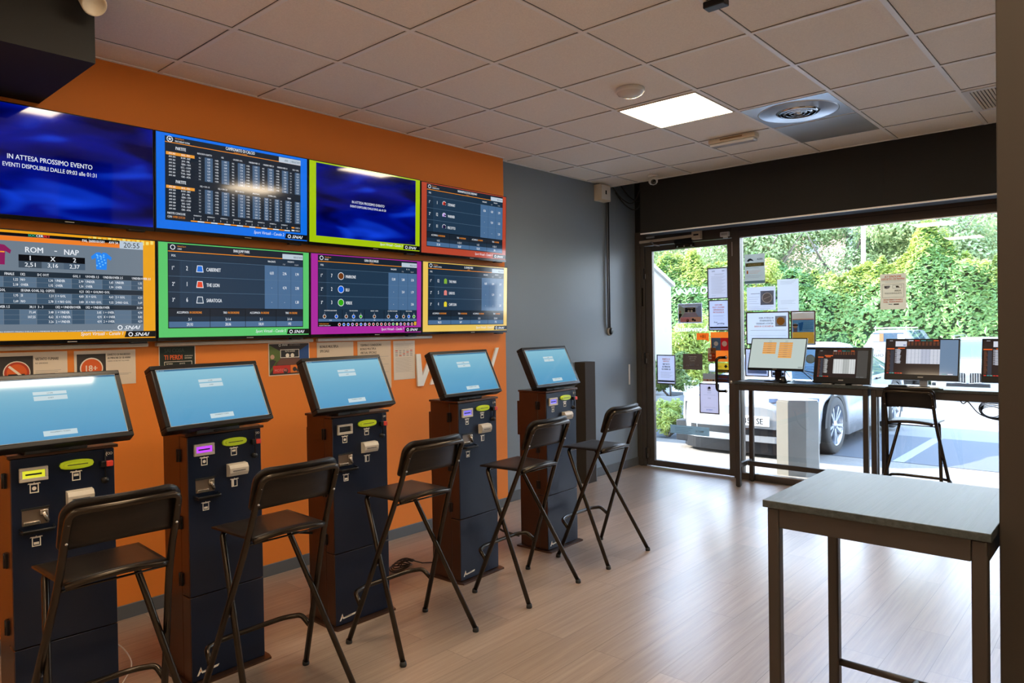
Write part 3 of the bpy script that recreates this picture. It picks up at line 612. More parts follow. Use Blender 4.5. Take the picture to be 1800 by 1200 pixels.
tv(*ROW[3], 'red-brown bordered television listing STEWART, WARNER and PISCOTTO', lambda c: results(c, scr('#b2452f'), 'INDIANAPOLIS STOCK SPEEDWAY', 'CORSE DI AUTO', [('1', scr('#c23a2e'), 'STEWART'), ('12', scr('#b79ae0'), 'WARNER'), ('11', scr('#2c2350'), 'PISCOTTO')], [('8,56', '4,20', '2,95'), ('-', '9,24', '3,22'), ('-', '-', '2,33')], [('1-12', '27,18'), ('1-12-11', '50,87'), ('1-12', '52,30'), ('1-12-11', '301')], 4, 'helmet'))
tv(*RO2[0], 'yellow-bordered television with football shirts and ROM - NAP odds', soccerbet)
tv(*RO2[1], 'green-bordered television listing CABERNET, THE LION and SARATOGA', lambda c: results(c, scr('#5ac56c'), 'SNAI JUMP PARK', 'CANI', [('2', scr('#1f6fd8'), 'CABERNET'), ('1', scr('#e0482c'), 'THE LION'), ('6', scr('#33475c'), 'SARATOGA')], [('6,03', '2,96', '1,94'), ('-', '4,74', '2,98'), ('-', '-', '1,38')], [('2-1', '29,93'), ('2-1-6', '28,06'), ('2-1', '58,01'), ('2-1-6', '192')], 5, 'blanket'))
tv(*RO2[2], 'magenta-bordered television listing MARRONE, BLU and VERDE marbles', lambda c: results(c, scr('#a82a9c'), 'GARA DELLE BIGLIE', 'BIGLIE', [('7', scr('#6b3a1a'), 'MARRONE'), ('2', scr('#1160e0'), 'BLU'), ('3', scr('#34a718'), 'VERDE')], [('12,00', '5,88', '3,76'), ('-', '2,61', '1,79'), ('-', '-', '2,06')], [], 7, 'ball', 'ball'))
tv(*RO2[3], 'pale yellow bordered television with washed-out race results, bottom row far right', lambda c: results(c, scr('#e8c25c'), 'IL GRAND PRIX', 'CORSE DI CAVALLI', [('12', scr('#7fae3a'), 'THE MAN'), ('5', scr('#d88078'), 'LINDOS'), ('4', scr('#e0cf30'), 'CAPE SUN')], [('8,83', '8,09', '5,18'), ('-', '5,39', '3,52'), ('-', '-', '2,35')], [('12-5', '90,32'), ('12-5-4', '347'), ('12-5', '113'), ('12-5-4', '772')], 8, 'silk'))

# cable trunking under the television rows
for i, (ya, yb) in enumerate(((-1.2, .503), (.545, 1.548), (1.582, 2.60))):
    b = MB(); b.use(M['cream'] if i < 2 else M['white']).box((.0, ya, 1.468), (.030, yb, 1.490), .005)
    tag(b.build('cable_trunking'), ['pale cable trunking under the yellow-bordered football television', 'pale cable trunking under the green-bordered television', 'pale cable trunking under the magenta-bordered television'][i], 'cable trunking', 'cable trunking under the televisions')

# ---------------------------------------------------------------- notices and posters on the orange wall
def wall_sheet(name, y0, z0, w, h, label, cat, fn, paper='#d9cbb8', group=None, x=.0):
    t = empty(name, (x+.001, y0, z0), 0, label, cat, group)
    b = MB(); b.use(ink(paper)).box((0, 0, 0), (.0015, w, h)); b.build('sheet', None, t)
    c = Canvas((.0016, 0, 0), (0, 1, 0), (0, 0, 1), w, h, 100, 100*h/w, .0002); fn(c); c.build('print', t)
    return t
K1 = ink('#2b2a2a'); K2 = ink('#3c3936'); KO = ink('#d9622c'); KG = ink('#9a948c'); KW = ink('#e6dccb'); KR = ink('#b5432c')
def lines(c, x0, x1, y0, y1, n, m, t=.6):
    for i in range(n):
        y = y0+(y1-y0)*i/max(1, n-1); c.rect(x0, y, x1-(x1-x0)*.12*((i*7) % 3), y+t, m, 1)
def p_smoke(c):
    c.rect(3, 6, 50, 56, K2, 1); c.disc(27, 33, 19, KW, 2, 28); c.disc(27, 33, 17.5, KO, 3, 28); c.ring(27, 33, 17.5, 14, KR, 4, 28); c.line(16, 22, 39, 44, 3.6, KW, 5); c.rect(15, 35, 38, 38, K1, 4)
    c.text('VIETATO FUMARE', 53, 14, 4.6, K1, 'l', k=2, bold=.04, width=34); c.text('NO SMOKING', 53, 20, 2.4, K1, 'l', k=2, width=18); lines(c, 53, 90, 31, 36, 3, KG); lines(c, 53, 96, 50, 54, 2, KG)
def p_18(c):
    c.rect(4, 6, 50, 52, K2, 1); c.disc(27, 31, 18.5, KW, 2, 28); c.disc(27, 31, 16.5, KO, 3, 28); c.text('18+', 27, 36, 10.5, KW, 'c', .9, .04, k=4)
    c.text('DIVIETO DI INGRESSO', 53, 10, 3.7, K1, 'l', k=2, bold=.04, width=38); c.text('AI MINORI DI 18 ANNI', 53, 16, 3.7, K1, 'l', k=2, bold=.04, width=38); c.text('UNDER 18 ARE NOT ALLOWED', 53, 20.5, 1.9, K1, 'l', k=2, width=36); lines(c, 56, 92, 42, 44, 2, KG)
wall_sheet('no_smoking_notice', -.190, 1.270, .302, .188, 'orange and grey VIETATO FUMARE no smoking notice on the orange wall', 'notice', p_smoke)
wall_sheet('age_limit_notice', .143, 1.270, .300, .186, 'orange and grey 18+ DIVIETO DI INGRESSO notice on the orange wall', 'notice', p_18)
def p_perdi(c):
    g = ink('#26302a'); c.rect(2, 1, 98, 140, g, 1); c.text('SAI COSA', 15, 17, 11, ink('#3f4a44'), 'l', .8, .04, k=2); c.text('TI PERDI', 14, 37, 13, KO, 'l', .72, .04, k=2)
    c.text('SE NON GIOCHI', 70, 29, 3, KW, 'l', .7, k=2); c.text('RESPONSABILE', 70, 35, 3, KW, 'l', .7, k=2); c.frame(14, 42, 90, 90, 1.2, KW, 2); c.text('RITARDI', 20, 50, 3.5, KW, 'l', .9, k=2); c.text('QUOTE', 55, 50, 3.5, KW, 'l', .9, k=2)
wall_sheet('dark_green_poster', .567, 1.17, .206, .296, 'dark green TI PERDI poster behind the second betting terminal', 'poster', p_perdi)
def p_virt(c, k0=1, pale=False):
    g = [ink('#b8ccb0'), ink('#a8bcd8'), ink('#a0a2a8'), ink('#e8a0a0'), ink('#ecb898'), ink('#b0a0a4')] if pale else [ink('#5a6b34'), ink('#2f4e83'), ink('#3a302a'), ink('#c4372c'), ink('#dd7a2c'), ink('#6d4a3c')]
    H = c.ch
    c.rect(2, 2, 98, H-2, g[2], k0); c.poly([(2, H-4), (28, H*.48), (28, H*.25), (2, 4)], g[0], k0+1); c.poly([(98, 4), (74, H*.25), (74, H*.48), (98, H-4)], g[1], k0+1)
    c.poly([(14, H*.68), (86, H*.68), (74, H*.48), (28, H*.48)], g[5], k0+1); c.rect(10, H*.69, 51, H-5, g[3], k0+2); c.rect(51.8, H*.69, 96, H-5, g[4], k0+2)
    c.rect(28, H*.2, 74, H*.46, K1, k0+2); c.frame(28, H*.2, 74, H*.46, 1.3, KW, k0+3); c.disc(45, H*.39, 4.5, KW, k0+4); c.disc(57, H*.39, 4.5, KW, k0+4)
    c.ring(27, H*.07, 2.8, 1.8, KW, k0+3); c.text('SNAI', 32, H*.09, 4, KW, 'l', 1.1, .03, .3, k0+3); c.text('VIRTUANDO', 50, H*.09, 4, ink('#9a8a78'), 'l', .8, 0, 0, k0+3)
    c.text('TUTTI I GIORNI', 51, H*.28, 3, KW, 'c', .8, .02, k=k0+4); c.text('MOTORI', 14, H*.88, 6, ink('#e08078'), 'l', .9, .02, k=k0+4)
    for x, y, r in ((40, .86, 6), (62, .82, 5), (70, .86, 4)): c.disc(x, H*y, r, K2, k0+3, 10)
    c.disc(9, H*.42, 5, ink('#c49a80'), k0+3); c.poly([(3, H-12), (18, H*.55), (10, H*.5), (3, H*.52)], K2, k0+2)
wall_sheet('betting_poster', 1.236, 1.258, .296, .208, 'colourful sports betting poster with two white circles on the orange wall', 'poster', p_virt)
def p_bonus(c): c.text('BONUS MULTIPLA', 8, 13, 6, K1, 'l', .72, .03, k=2); c.text('SPECIALE', 8, 23, 6, K1, 'l', .72, .03, k=2); lines(c, 8, 92, 36, 110, 9, KG)
def p_term(c):
    for i, s in enumerate(('TERMINI E CONDIZIONI', 'BONUS MULTIPLA', 'VIRTUAL SPECIALE')): c.text(s, 8, 12+9*i, 5.6, K1, 'l', .72, .03, k=2)
    lines(c, 8, 92, 38, 120, 14, KG)
def p_doc(c):
    c.text('*', 50, 8, 4, K1, 'c', k=2); lines(c, 8, 92, 10, 30, 8, KG, .5); lines(c, 8, 92, 60, 112, 22, KG, .5)
    for i in range(4):
        for j in range(5): c.rect(8+17*j, 34+6*i, 20+17*j, 37+6*i, KG if (i+j) % 4 else KR, 1)
wall_sheet('bonus_notice', 1.589, 1.16, .294, .302, 'cream BONUS MULTIPLA SPECIALE notice behind the third betting terminal', 'notice', p_bonus, '#d6c3aa')
wall_sheet('terms_notice', 1.918, 1.115, .296, .345, 'cream TERMINI E CONDIZIONI notice right of the bonus notice', 'notice', p_term, '#d6c3aa')
wall_sheet('printed_rules_sheet', 2.238, 1.168, .206, .288, 'small densely printed paper sheet hanging lowest-right under the trunking', 'paper', p_doc, '#dacdbd')
# white raised lettering partly hidden by a terminal
t = empty('wall_lettering', (0.0, 2.44, 1.10), 0, 'big white raised slanting letters on the orange wall behind the fourth terminal', 'wall lettering')
wl = mat('white_foam_letter', (.78, .78, .74), .5)
def letter(polys):
    b = MB(); b.use(wl)
    for p in polys: b.prism(p, .001, .016, 'x')
    b.build('letter', None, t)
letter([[(.008, .252), (.05, .252), (.066, .085), (.155, .252), (.20, .252), (.075, .008), (.018, .008)]])
letter([[(.145, .012), (.19, .012), (.30, .252), (.255, .252)]])
letter([[(.34, .012), (.38, .012), (.38, .19), (.47, .012), (.51, .012), (.51, .252), (.47, .252), (.47, .09), (.385, .252), (.34, .252)]])
letter([[(.60, .012), (.645, .012), (.685, .252), (.64, .252)]])
letter([[(.775, .012), (.81, .012), (.93, .272), (.893, .272)]])
# ---------------------------------------------------------------- betting terminals
def screen_face(c, lamp=0):
    bl = bpy.data.materials.get('screen_sky_blue')
    if not bl:
        bl = bpy.data.materials.new('screen_sky_blue'); bl.use_nodes = True; n = bl.node_tree.nodes; l = bl.node_tree.links; b = n['Principled BSDF']
        b.inputs['Base Color'].default_value = (.01, .012, .015, 1); b.inputs['Roughness'].default_value = .06
        t = n.new('ShaderNodeTexCoord'); s = n.new('ShaderNodeSeparateXYZ'); cr = n.new('ShaderNodeValToRGB'); mr = n.new('ShaderNodeMapRange'); mr.inputs[1].default_value = 0; mr.inputs[2].default_value = .26
        l.new(t.outputs['Object'], s.inputs[0]); l.new(s.outputs['Z'], mr.inputs[0]); l.new(mr.outputs[0], cr.inputs[0]); l.new(cr.outputs[0], b.inputs['Emission Color'])
        e = cr.color_ramp.elements; e[0].color = lin('#4f94be'); e[1].color = lin('#86bdd0'); q = e.new(.45); q.color = lin('#64a4c4'); b.inputs['Emission Strength'].default_value = 1.0
    bt = scr('#c3d6dc'); dk = scr('#3d6f92'); tx = scr('#5b7078')
    c.rect(0, 0, 160, 90, bl, 0); c.rect(0, 0, 160, 2.6, dk, 1); c.text('INFO  GIOCHI', 2, 2.1, 1.3, bt, 'l', .9, k=2, res=1)
    c.rect(60, 19.5, 98, 24.2, bt, 1); c.rect(60, 26, 98, 32.5, bt, 1); c.text('LOGIN', 79, 22.9, 1.8, tx, 'c', .9, k=2, res=1); c.text('GUEST', 79, 30, 1.8, tx, 'c', .9, k=2, res=1)
    c.rect(63, 77, 101, 84.5, bt, 1); c.text('PAGAMENTO TICKETS', 82, 80.3, 1.8, tx, 'c', .9, k=2, res=1)
KW_, KD, KH, KS = .350, .243, 1.102, .384
M['tray'] = mat('tray_bright_metal', (.45, .40, .34), .25, .8)
lime = mat('lime_translucent_plastic', (.50, .62, .03), .18, emit=(.45, .6, .02), es=.12); red = mat('red_plastic', (.62, .05, .03), .35)
beige = mat('beige_plastic', (.55, .50, .42), .35); icon_m = ink('#f0e9da')
def kiosk(loc, rz, so, label, coin, tl=25.9):
    """origin: front-left floor corner; +x out of the front face, +y along the front; so = screen offset (x,y,yaw)"""
    t = empty('betting_terminal', loc, rz, label, 'betting terminal', 'betting terminals along the orange wall')
    b = MB(); b.use(M['bronze']).box((-KD, .002, .012), (-.078, KW_-.002, KH-.012), .003); b.build('cabinet', None, t)
    b = MB(); b.use(M['blkm']).box((-.080, .004, .012), (-.074, KW_-.004, KH-.014)); b.build('door_gap', None, t)
    for nm, z0, z1 in (('upper_door', KS+.0015, KH-.014), ('lower_door', .012, KS-.0015)):
        b = MB(); b.use(M['bronze']).box((-.075, .0, z0), (-.003, KW_, z1), .004)
        b.use(M['navy']).box((-.004, .002, z0+.001), (0, KW_-.002, z1-.001), .0015); b.build(nm, None, t)
    b = MB(); b.use(M['bronze']).prism([(.035, -.012), (.035, KW_+.012), (.0, KW_+.022), (-KD-.02, KW_+.022), (-KD-.02, -.022), (.0, -.022)], 0, .010); b.build('base_plate', None, t)
    b = MB(); b.use(M['bronze']).box((-KD, -.010, KH-.012), (.006, KW_+.012, KH), .002); b.build('top_plate', None, t)
    for z in (KH-.10, KS+.32, KS+.07):
        b = MB(); b.use(M['blk']).box((-.093, -.009, z-.028), (-.079, .002, z+.028), .002); b.box((-.076, -.009, z-.028), (-.062, .002, z+.028), .002); b.cyl((-.0775, -.010, z-.028), (-.0775, -.010, z+.028), .004, 8); b.build('hinge', None, t)
    b = MB(); b.use(M['bronze']).box((-KD-.035, .02, KH-.32), (-KD, .06, KH-.08), .003); b.build('rear_box', None, t)
    # money and ticket slots on the front (y across, z up)
    F = lambda: Canvas((0.0005, 0, 0), (0, 1, 0), (0, 0, 1), KW_, KH, KW_, KH, .0003)
    cm = {'purple': mat('violet_lit_slot', (.3, .1, .4), .3, emit='#b43af0', es=1.1), 'blue': mat('blue_lit_slot', (.2, .2, .5), .3, emit='#6f62f0', es=.9), 'green': mat('yellow_lit_slot', (.5, .5, .1), .3, emit='#c8d020', es=.9), 'plain': M['blkm']}[coin]
    b = MB(); b.use(beige)
    y0, y1, z0, z1 = .026, .118, 1.000, 1.052
    for a in ((y0, z0, y1, z0+.013), (y0, z1-.011, y1, z1), (y0, z0+.013, y0+.01, z1-.011), (y1-.01, z0+.013, y1, z1-.011)): b.box((0, a[0], a[1]), (.012, a[2], a[3]), .002)
    b.build('coin_slot', None, t)
    b = MB(); b.use(cm).box((.0, y0+.009, z0+.012), (.006 if coin != 'plain' else .002, y1-.009, z1-.010)); b.use(M['blkm']).box((.006, y0+.02, .5*(z0+z1)-.003), (.0075, y1-.02, .5*(z0+z1)+.003)); b.build('slot_light', None, t)
    b = MB(); b.use(lime); n = 16; ring = [(.214+.058*math.cos(2*math.pi*k/n)*(1 if abs(math.cos(2*math.pi*k/n)) < .9 else 1), 1.043+.018*math.copysign(abs(math.sin(2*math.pi*k/n))**.6, math.sin(2*math.pi*k/n))) for k in range(n)]
    b.prism(ring, 0, .012, 'x', True); b.prism([(.214+(y-.214)*.8, 1.043+(z-1.043)*.6) for y, z in ring], .012, .018, 'x', True); b.use(M['blkm']).box((.018, .18, 1.0415), (.0186, .25, 1.0445)); b.build('card_reader', None, t)
    b = MB(); b.use(M['blk']).cyl((.012, .312, .965), (.012, .312, 1.085), .0028, 8); b.box((.0, .295, 1.018), (.02, .315, 1.042), .003); b.lathe([(0, .018), (.011, .017), (.014, 0)], (0, .312, .965), 14, 'x')
    b.box((0, .303, .955), (.01, .321, .975), .003); b.build('slider_rod', None, t)
    b = MB(); b.use(red).box((.0, .3145, 1.019), (.022, .339, 1.041), .003); b.build('red_button', None, t)
    b = MB(); b.use(beige); sec = [(0, .886), (.026, .890), (.034, .905), (.036, .925), (.026, .941), (0, .944)]
    b.T = Matrix(((1, 0, 0, 0), (0, 0, 1, 0), (0, 1, 0, 0), (0, 0, 0, 1)))
    b.prism([(x, z) for x, z in sec], .176, .266, 'z', False); b.T = Matrix.Identity(4); b.use(M['blkm']).box((.0345, .190, .912), (.037, .25, .9145)); b.build('ticket_printer', None, t)
    # coin tray: recess box and lip
    b = MB(); b.use(mat('tray_inner_metal', (.22, .17, .13), .3, .6)).box((.0, .033, .836), (.001, .119, .898)); b.use(M['tray']).box((.001, .036, .838), (.012, .088, .852), .002, Matrix.Rotation(.2, 3, 'Y')); b.use(M['blkm']).box((.0, .031, .894), (.006, .121, .901)); b.use(M['tray']).cyl((.006, .10, .88), (.006, .115, .845), .007, 8); b.box((.001, .09, .868), (.01, .116, .890), .003)
    b.build('coin_tray', None, t)
    b = MB(); b.use(M['blk']).prism([(0, .022), (0, .135), (.040, .128), (.040, .028)], .812, .818); b.tube(fillet([(0, .024, .826), (.042, .029, .822), (.042, .128, .822), (0, .134, .826)], .01), .004, 8); b.build('tray_lip', None, t)
    def ic(y, z, kind):
        c = F()
        Y = lambda v: KH-v
        s = .017
        c.poly([(y-s*1.25, Y(z+s*.95)), (y-s*1.1, Y(z+s*1.2)), (y-.2*s, Y(z+s*1.15)), (y, Y(z+s*1.35)), (y+.2*s, Y(z+s*1.15)), (y+s*1.1, Y(z+s*1.2)), (y+s*1.25, Y(z+s*.95))][::-1], icon_m, 1)
        c.frame(y-s*.85, Y(z+s), y+s*.85, Y(z-s), s*.2, icon_m, 1)
        if kind == 'coin': c.disc(y, Y(z), s*.42, icon_m, 1)
        if kind == 'card': c.rect(y-s*.5, Y(z+s*.55), y+s*.5, Y(z), icon_m, 1)
        if kind == 'ticket': c.rect(y-s*.6, Y(z+s*.9), y-s*.15, Y(z-s*.9), icon_m, 1)
        if kind == 'out': c.rect(y-s*.5, Y(z-s*.05), y+s*.5, Y(z-s*.6), icon_m, 1)
        c.build('slot_symbol', t)
    ic(.074, .972, 'coin'); ic(.213, .996, 'card'); ic(.213, .853, 'ticket'); ic(.077, .772, 'out')
    c = F(); c.text('(', .318, KH-1.062, .013, icon_m, 'l', 1, .03, k=1); c.ring(.328, KH-1.068, .005, .0035, icon_m, 1, 12); c.ring(.337, KH-1.068, .005, .0035, icon_m, 1, 12)
    c.build('earphone_symbol', t); c = F()
    c.poly([(.022, KH-.034), (.040, KH-.070), (.046, KH-.050), (.125, KH-.056), (.118, KH-.046), (.045, KH-.040), (.040, KH-.048), (.030, KH-.034)], icon_m, 1); c.poly([(.034, KH-.052), (.040, KH-.062), (.042, KH-.050)], ink('#d8862c'), 2)
    c.text('Advance', .046, KH-.047, .008, ink('#2a241e'), 'l', 1.3, .02, .3, 2)
    c.build('maker_logo', t)
    # tilted screen
    dx, dy, da = so
    mo = empty('monitor', (dx, KW_/2+dy, 1.135), da); mo.parent = t
    a = R(tl); Rm = Matrix.Rotation(-a, 4, 'Y')
    def tilt(b): b.T = Rm; return b
    w, h, th = .52, .30, .052
    b = tilt(MB()); b.use(M['blk'])
    bz = .021
    for q in ((-w/2, 0, w/2, bz), (-w/2, h-bz, w/2, h), (-w/2, bz, -w/2+bz, h-bz), (w/2-bz, bz, w/2, h-bz)): b.box((-th, q[0], q[1]), (0, q[2], q[3]), .004)
    b.box((-th, -w/2+bz, bz), (-.008, w/2-bz, h-bz)); b.use(M['steel']).cyl((.0006, w/2-bz+.006, bz+.003), (.001, w/2-bz+.006, bz+.003), .0012, 8)
    fr = b.build('bezel', None, mo)
    b = tilt(MB()); b.use(M['greyplastic']); e = .0012
    for q in ((-w/2+bz-e, bz-e, w/2-bz+e, bz), (-w/2+bz-e, h-bz, w/2-bz+e, h-bz+e)): b.box((-.006, q[0], q[1]), (.0008, q[2], q[3]))
    b.box((-.006, w/2-bz, bz), (.0008, w/2-bz+e, h-bz)); b.box((-.006, -w/2+bz-e, bz), (.0008, -w/2+bz, h-bz)); b.build('trim_line', None, mo)
    c = Canvas((0, 0, 0), (0, 1, 0), (0, 0, 1), w-2*bz, h-2*bz, 160, 90, .00025); screen_face(c); g = c.build('display', mo)
    g.location = Rm @ Vector((-.0035, -w/2+bz, bz)); g.rotation_euler = (0, -a, 0)
    b = MB(); b.use(M['blkm']).box((-.15, -.11, -.033), (-.035, .10, -.004), .004); b.T = Rm; b.box((-.11, -.06, .03), (-th-.002, .06, .17), .006); b.T = Matrix.Identity(4); b.use(M['blk']).box((-.05, -.03, -.030), (-.03, .035, -.022), .002); b.build('stand_neck', None, mo)
    return t
KI = [((1.036, -.388, 0), -.042, (.055, -.022, .05), 'navy betting terminal with yellow-lit coin slot, nearest the camera at the left edge', 'green', 30.3),
      ((1.023, .264, 0), .018, (.077, -.044, .099), 'navy betting terminal with glowing violet coin slot', 'purple'),
      ((1.012, 1.013, 0), -.010, (.053, -.044, .072), 'navy betting terminal with plain unlit cream coin slot', 'plain'),
      ((1.042, 1.885, 0), .038, (.012, -.035, .003), 'navy betting terminal covering the white wall letters, at the far end of the orange wall', 'blue'),
      ((1.076, 2.686, 0), .021, (.020, -.043, .025), 'navy betting terminal in front of the grey wall, farthest from the camera', 'blue')]
for k in KI: kiosk(*k)

# ---------------------------------------------------------------- folding bar stools
def stool_proto():
    t = empty('folding_bar_stool', (0, 0, 0), 0, 'x', 'bar stool', 'black folding bar stools')
    O = .2
    def P(*a): return [(x-O, y, z) for x, y, z in a]
    b = MB(); b.use(M['stool_metal'])
    b.tube(fillet(P((.005, -.252, .012), (.285, -.176, .72), (.372, -.172, .93), (.398, -.168, .984), (.424, 0, .988), (.398, .168, .984), (.372, .172, .93), (.285, .176, .72), (.005, .252, .012)), [.12, .05, .075, .12, .075, .05, .12], 7), .0128, 12)
    b.build('back_frame', None, t)
    b = MB(); b.use(M['stool_metal'])
    b.tube(fillet(P((.398, -.24, .012), (.045, -.150, .655), (.02, -.145, .708), (.018, .0, .708), (.02, .145, .708), (.045, .150, .655), (.398, .24, .012)), [.1, .035, .02, .035, .1], 6), .0125, 12)
    b.build('seat_frame', None, t)
    b = MB(); b.use(M['stool_metal'])
    b.tube(fillet(P((.080, -.235, .200), (.022, -.222, .245), (-.008, -.150, .247), (-.008, .150, .247), (.022, .222, .245), (.080, .235, .200)), [.02, .045, .045, .02], 6), .0115, 12)
    b.build('footrest', None, t)
    for (x, y) in ((.005, -.252), (.005, .252), (.398, -.24), (.398, .24)):
        b = MB(); b.use(M['blkm']).lathe([(0, 0), (.015, 0), (.0165, .006), (.014, .022), (.0, .022)], (x-O, y, 0), 14); b.build('foot_cap', None, t)
    # seat: slightly dished board with a rolled rear edge
    b = MB(); b.use(M['seatwood'])
    def seat(u, v, top):
        x = -.006+.306*u; hw = .178-.012*u; y = (v-.5)*2*hw
        arch = .016*u**2*(1-(2*v-1)**2); x += .018*u*(1-(2*v-1)**2)
        edge = max(abs(2*v-1), abs(2*u-1))
        return (x-O, y, .722+arch+(.014 if top else -.0) - (.003 if edge > .98 else 0)*(1 if top else -1))
    b.grid(lambda u, v: seat(u, v, True), 16, 16); b.grid(lambda u, v: seat(u, v, False), 16, 16)
    for k in range(16):
        for (a, q) in (((k/16, 0), ((k+1)/16, 0)), ((k/16, 1), ((k+1)/16, 1)), ((0, k/16), (0, (k+1)/16)), ((1, k/16), (1, (k+1)/16))):
            b.face([seat(*a, True), seat(*q, True), seat(*q, False), seat(*a, False)])
    b.build('seat', None, t, weld=True)
    b = MB(); b.use(M['stool_metal'])
    pts = [(seat(1, v/14, True)[0]+.001, seat(1, v/14, True)[1]*.97, seat(1, v/14, True)[2]-.010) for v in range(15)]
    b.tube(pts, .0115, 10); b.build('seat_rear_rail', None, t)
    b = MB(); b.use(M['stool_metal']).tube(P((.285, -.174, .708), (.285, .174, .708)), .004, 8)
    for s in (-1, 1): b.lathe([(0, .010), (.005, .009), (.006, 0)], (.285-O, s*.165, .708), 8, 'y')
    b.build('pivot_rod', None, t)
    b = MB(); b.use(M['steel'])
    for s in (-1, 1):
        b.cyl(((.165-O), s*.192, .405), ((.165-O), s*.215, .405), .004, 8)
    b.build('crossing_rivets', None, t)
    # backrest: curved rounded board clasped in front of the frame
    b = MB(); b.use(M['seatwood'])
    z0, z1, hw, rr = .848, 1.020, .188, .055
    def board(u, v, front):
        y = (u-.5)*2*hw
        top = z1; bot = z0+.012*(1-(2*u-1)**2)
        d = hw-abs(y)
        if d < rr: top -= rr-math.sqrt(max(0, rr*rr-(rr-d)**2))
        rb = .02
        if d < rb: bot += rb-math.sqrt(max(0, rb*rb-(rb-d)**2))
        z = bot+(top-bot)*v
        x = .342+(z-.848)*.32+.032*(1-(y/hw)**2)-.016
        return (x-O-(.016 if front else 0), y, z)
    us = [0.5-.5*math.cos(math.pi*i/28) for i in range(29)]
    for fr in (True, False): b.grid(lambda u, v, fr=fr: board(.5-.5*math.cos(math.pi*u), v, fr), 28, 8)
    for k in range(28):
        for v in (0, 1): b.face([board(us[k], v, True), board(us[k+1], v, True), board(us[k+1], v, False), board(us[k], v, False)], True)
    for k in range(8):
        for u in (0, 1): b.face([board(u, k/8, True), board(u, (k+1)/8, True), board(u, (k+1)/8, False), board(u, k/8, False)], True)
    b.build('backrest', None, t, weld=True)
    for s in (-1, 1):
        for (x, z) in ((.353, .878), (.376, .944)):
            b = MB(); b.use(M['steel']).lathe([(0, .016), (.0035, .0155), (.0045, .0105), (.0045, 0)], (x-O, s*.1715, z), 10, 'x'); b.use(M['blkm']).lathe([(0, .0165), (.0015, .0163)], (x-O, s*.1715, z), 6, 'x'); b.build('bolt', None, t)
    return t
st = stool_proto()
SP = [(1.417, -.196, -.012, 'black folding bar stool nearest the camera, before the yellow-lit betting terminal'),
      (1.427, .449, .012, 'black folding bar stool before the terminal with the glowing violet slot'),
      (1.390, 1.2145, .012, 'black folding bar stool in the middle of the row, between the plain-slot and lettering terminals'),
      (1.390, 2.096, .040, 'black folding bar stool just before the farthest betting terminal'),
      (1.384, 2.902, .0, 'black folding bar stool closest to the grey wall casing and glass door'),
      (2.728, 5.379, -math.pi/2-.016, 'black folding bar stool pushed under the window desk')]
for i, (x, y, a, lb) in enumerate(SP):
    o = st if i == 0 else copy_tree(st)
    o.location = (x, y, 0); o.rotation_euler = (0, 0, a); o['label'] = lb

# ---------------------------------------------------------------- tables
def high_table(name, x0, y0, w, d, zt, label, leg, cat, rails, group=None, topm=None):
    t = empty(name, (x0, y0, 0), 0, label, cat, group)
    b = MB(); b.use(topm or M['tablewood']).box((0, 0, zt-.022), (w, d, zt), .002); b.build('tabletop', None, t)
    i = .010; H = zt-.022
    b = MB(); b.use(M['table_metal'])
    for a in ((i+leg, i, w-i-leg, i+.02), (i+leg, d-i-.02, w-i-leg, d-i), (i, i+leg, i+.02, d-i-leg), (w-i-.02, i+leg, w-i, d-i-leg)): b.box((a[0], a[1], H-.06), (a[2], a[3], H), .002)
    b.build('apron', None, t)
    for (x, y) in ((i, i), (w-i-leg, i), (i, d-i-leg), (w-i-leg, d-i-leg)):
        b = MB(); b.use(M['table_metal']).box((x, y, .006), (x+leg, y+leg, H), .006 if leg < .05 else .004); b.use(M['blkm']).lathe([(0, 0), (leg*.42, 0), (leg*.4, .008), (0, .008)], (x+leg/2, y+leg/2, 0), 12); b.build('leg', None, t)
    for a, q in rails:
        b = MB(); b.use(M['table_metal']).box(a, q, .003) if name != 'high_table' else b.use(M['table_metal']).tube([a, q], .0125, 12); b.build('footrest_rail', None, t)
    return t
high_table('high_table', 3.252, 1.045, .594, .608, 1.0, 'square grey wood-topped high table beside the dark pillar in the foreground', .037, 'high table',
           [((.028, .58, .30), (.566, .58, .30)), ((.297, .045, .30), (.297, .58, .30))])
high_table('window_desk', 1.218, 5.325, 1.188, .372, 1.0, 'tall dark desk under the window next to the glass door, carrying two monitors', .042, 'desk',
           [((.052, .19, .18), (1.14, .215, .225)), ((.015, .05, .18), (.045, .32, .225)), ((1.14, .05, .18), (1.17, .32, .225))], 'tall desks along the window', M['tablewood'])
high_table('window_desk', 2.408, 5.325, 1.188, .372, 1.0, 'tall dark desk under the window running behind the dark pillar', .042, 'desk',
           [((.052, .19, .18), (1.14, .215, .225)), ((.015, .05, .18), (.045, .32, .225)), ((1.14, .05, .18), (1.17, .32, .225))], 'tall desks along the window', M['tablewood'])
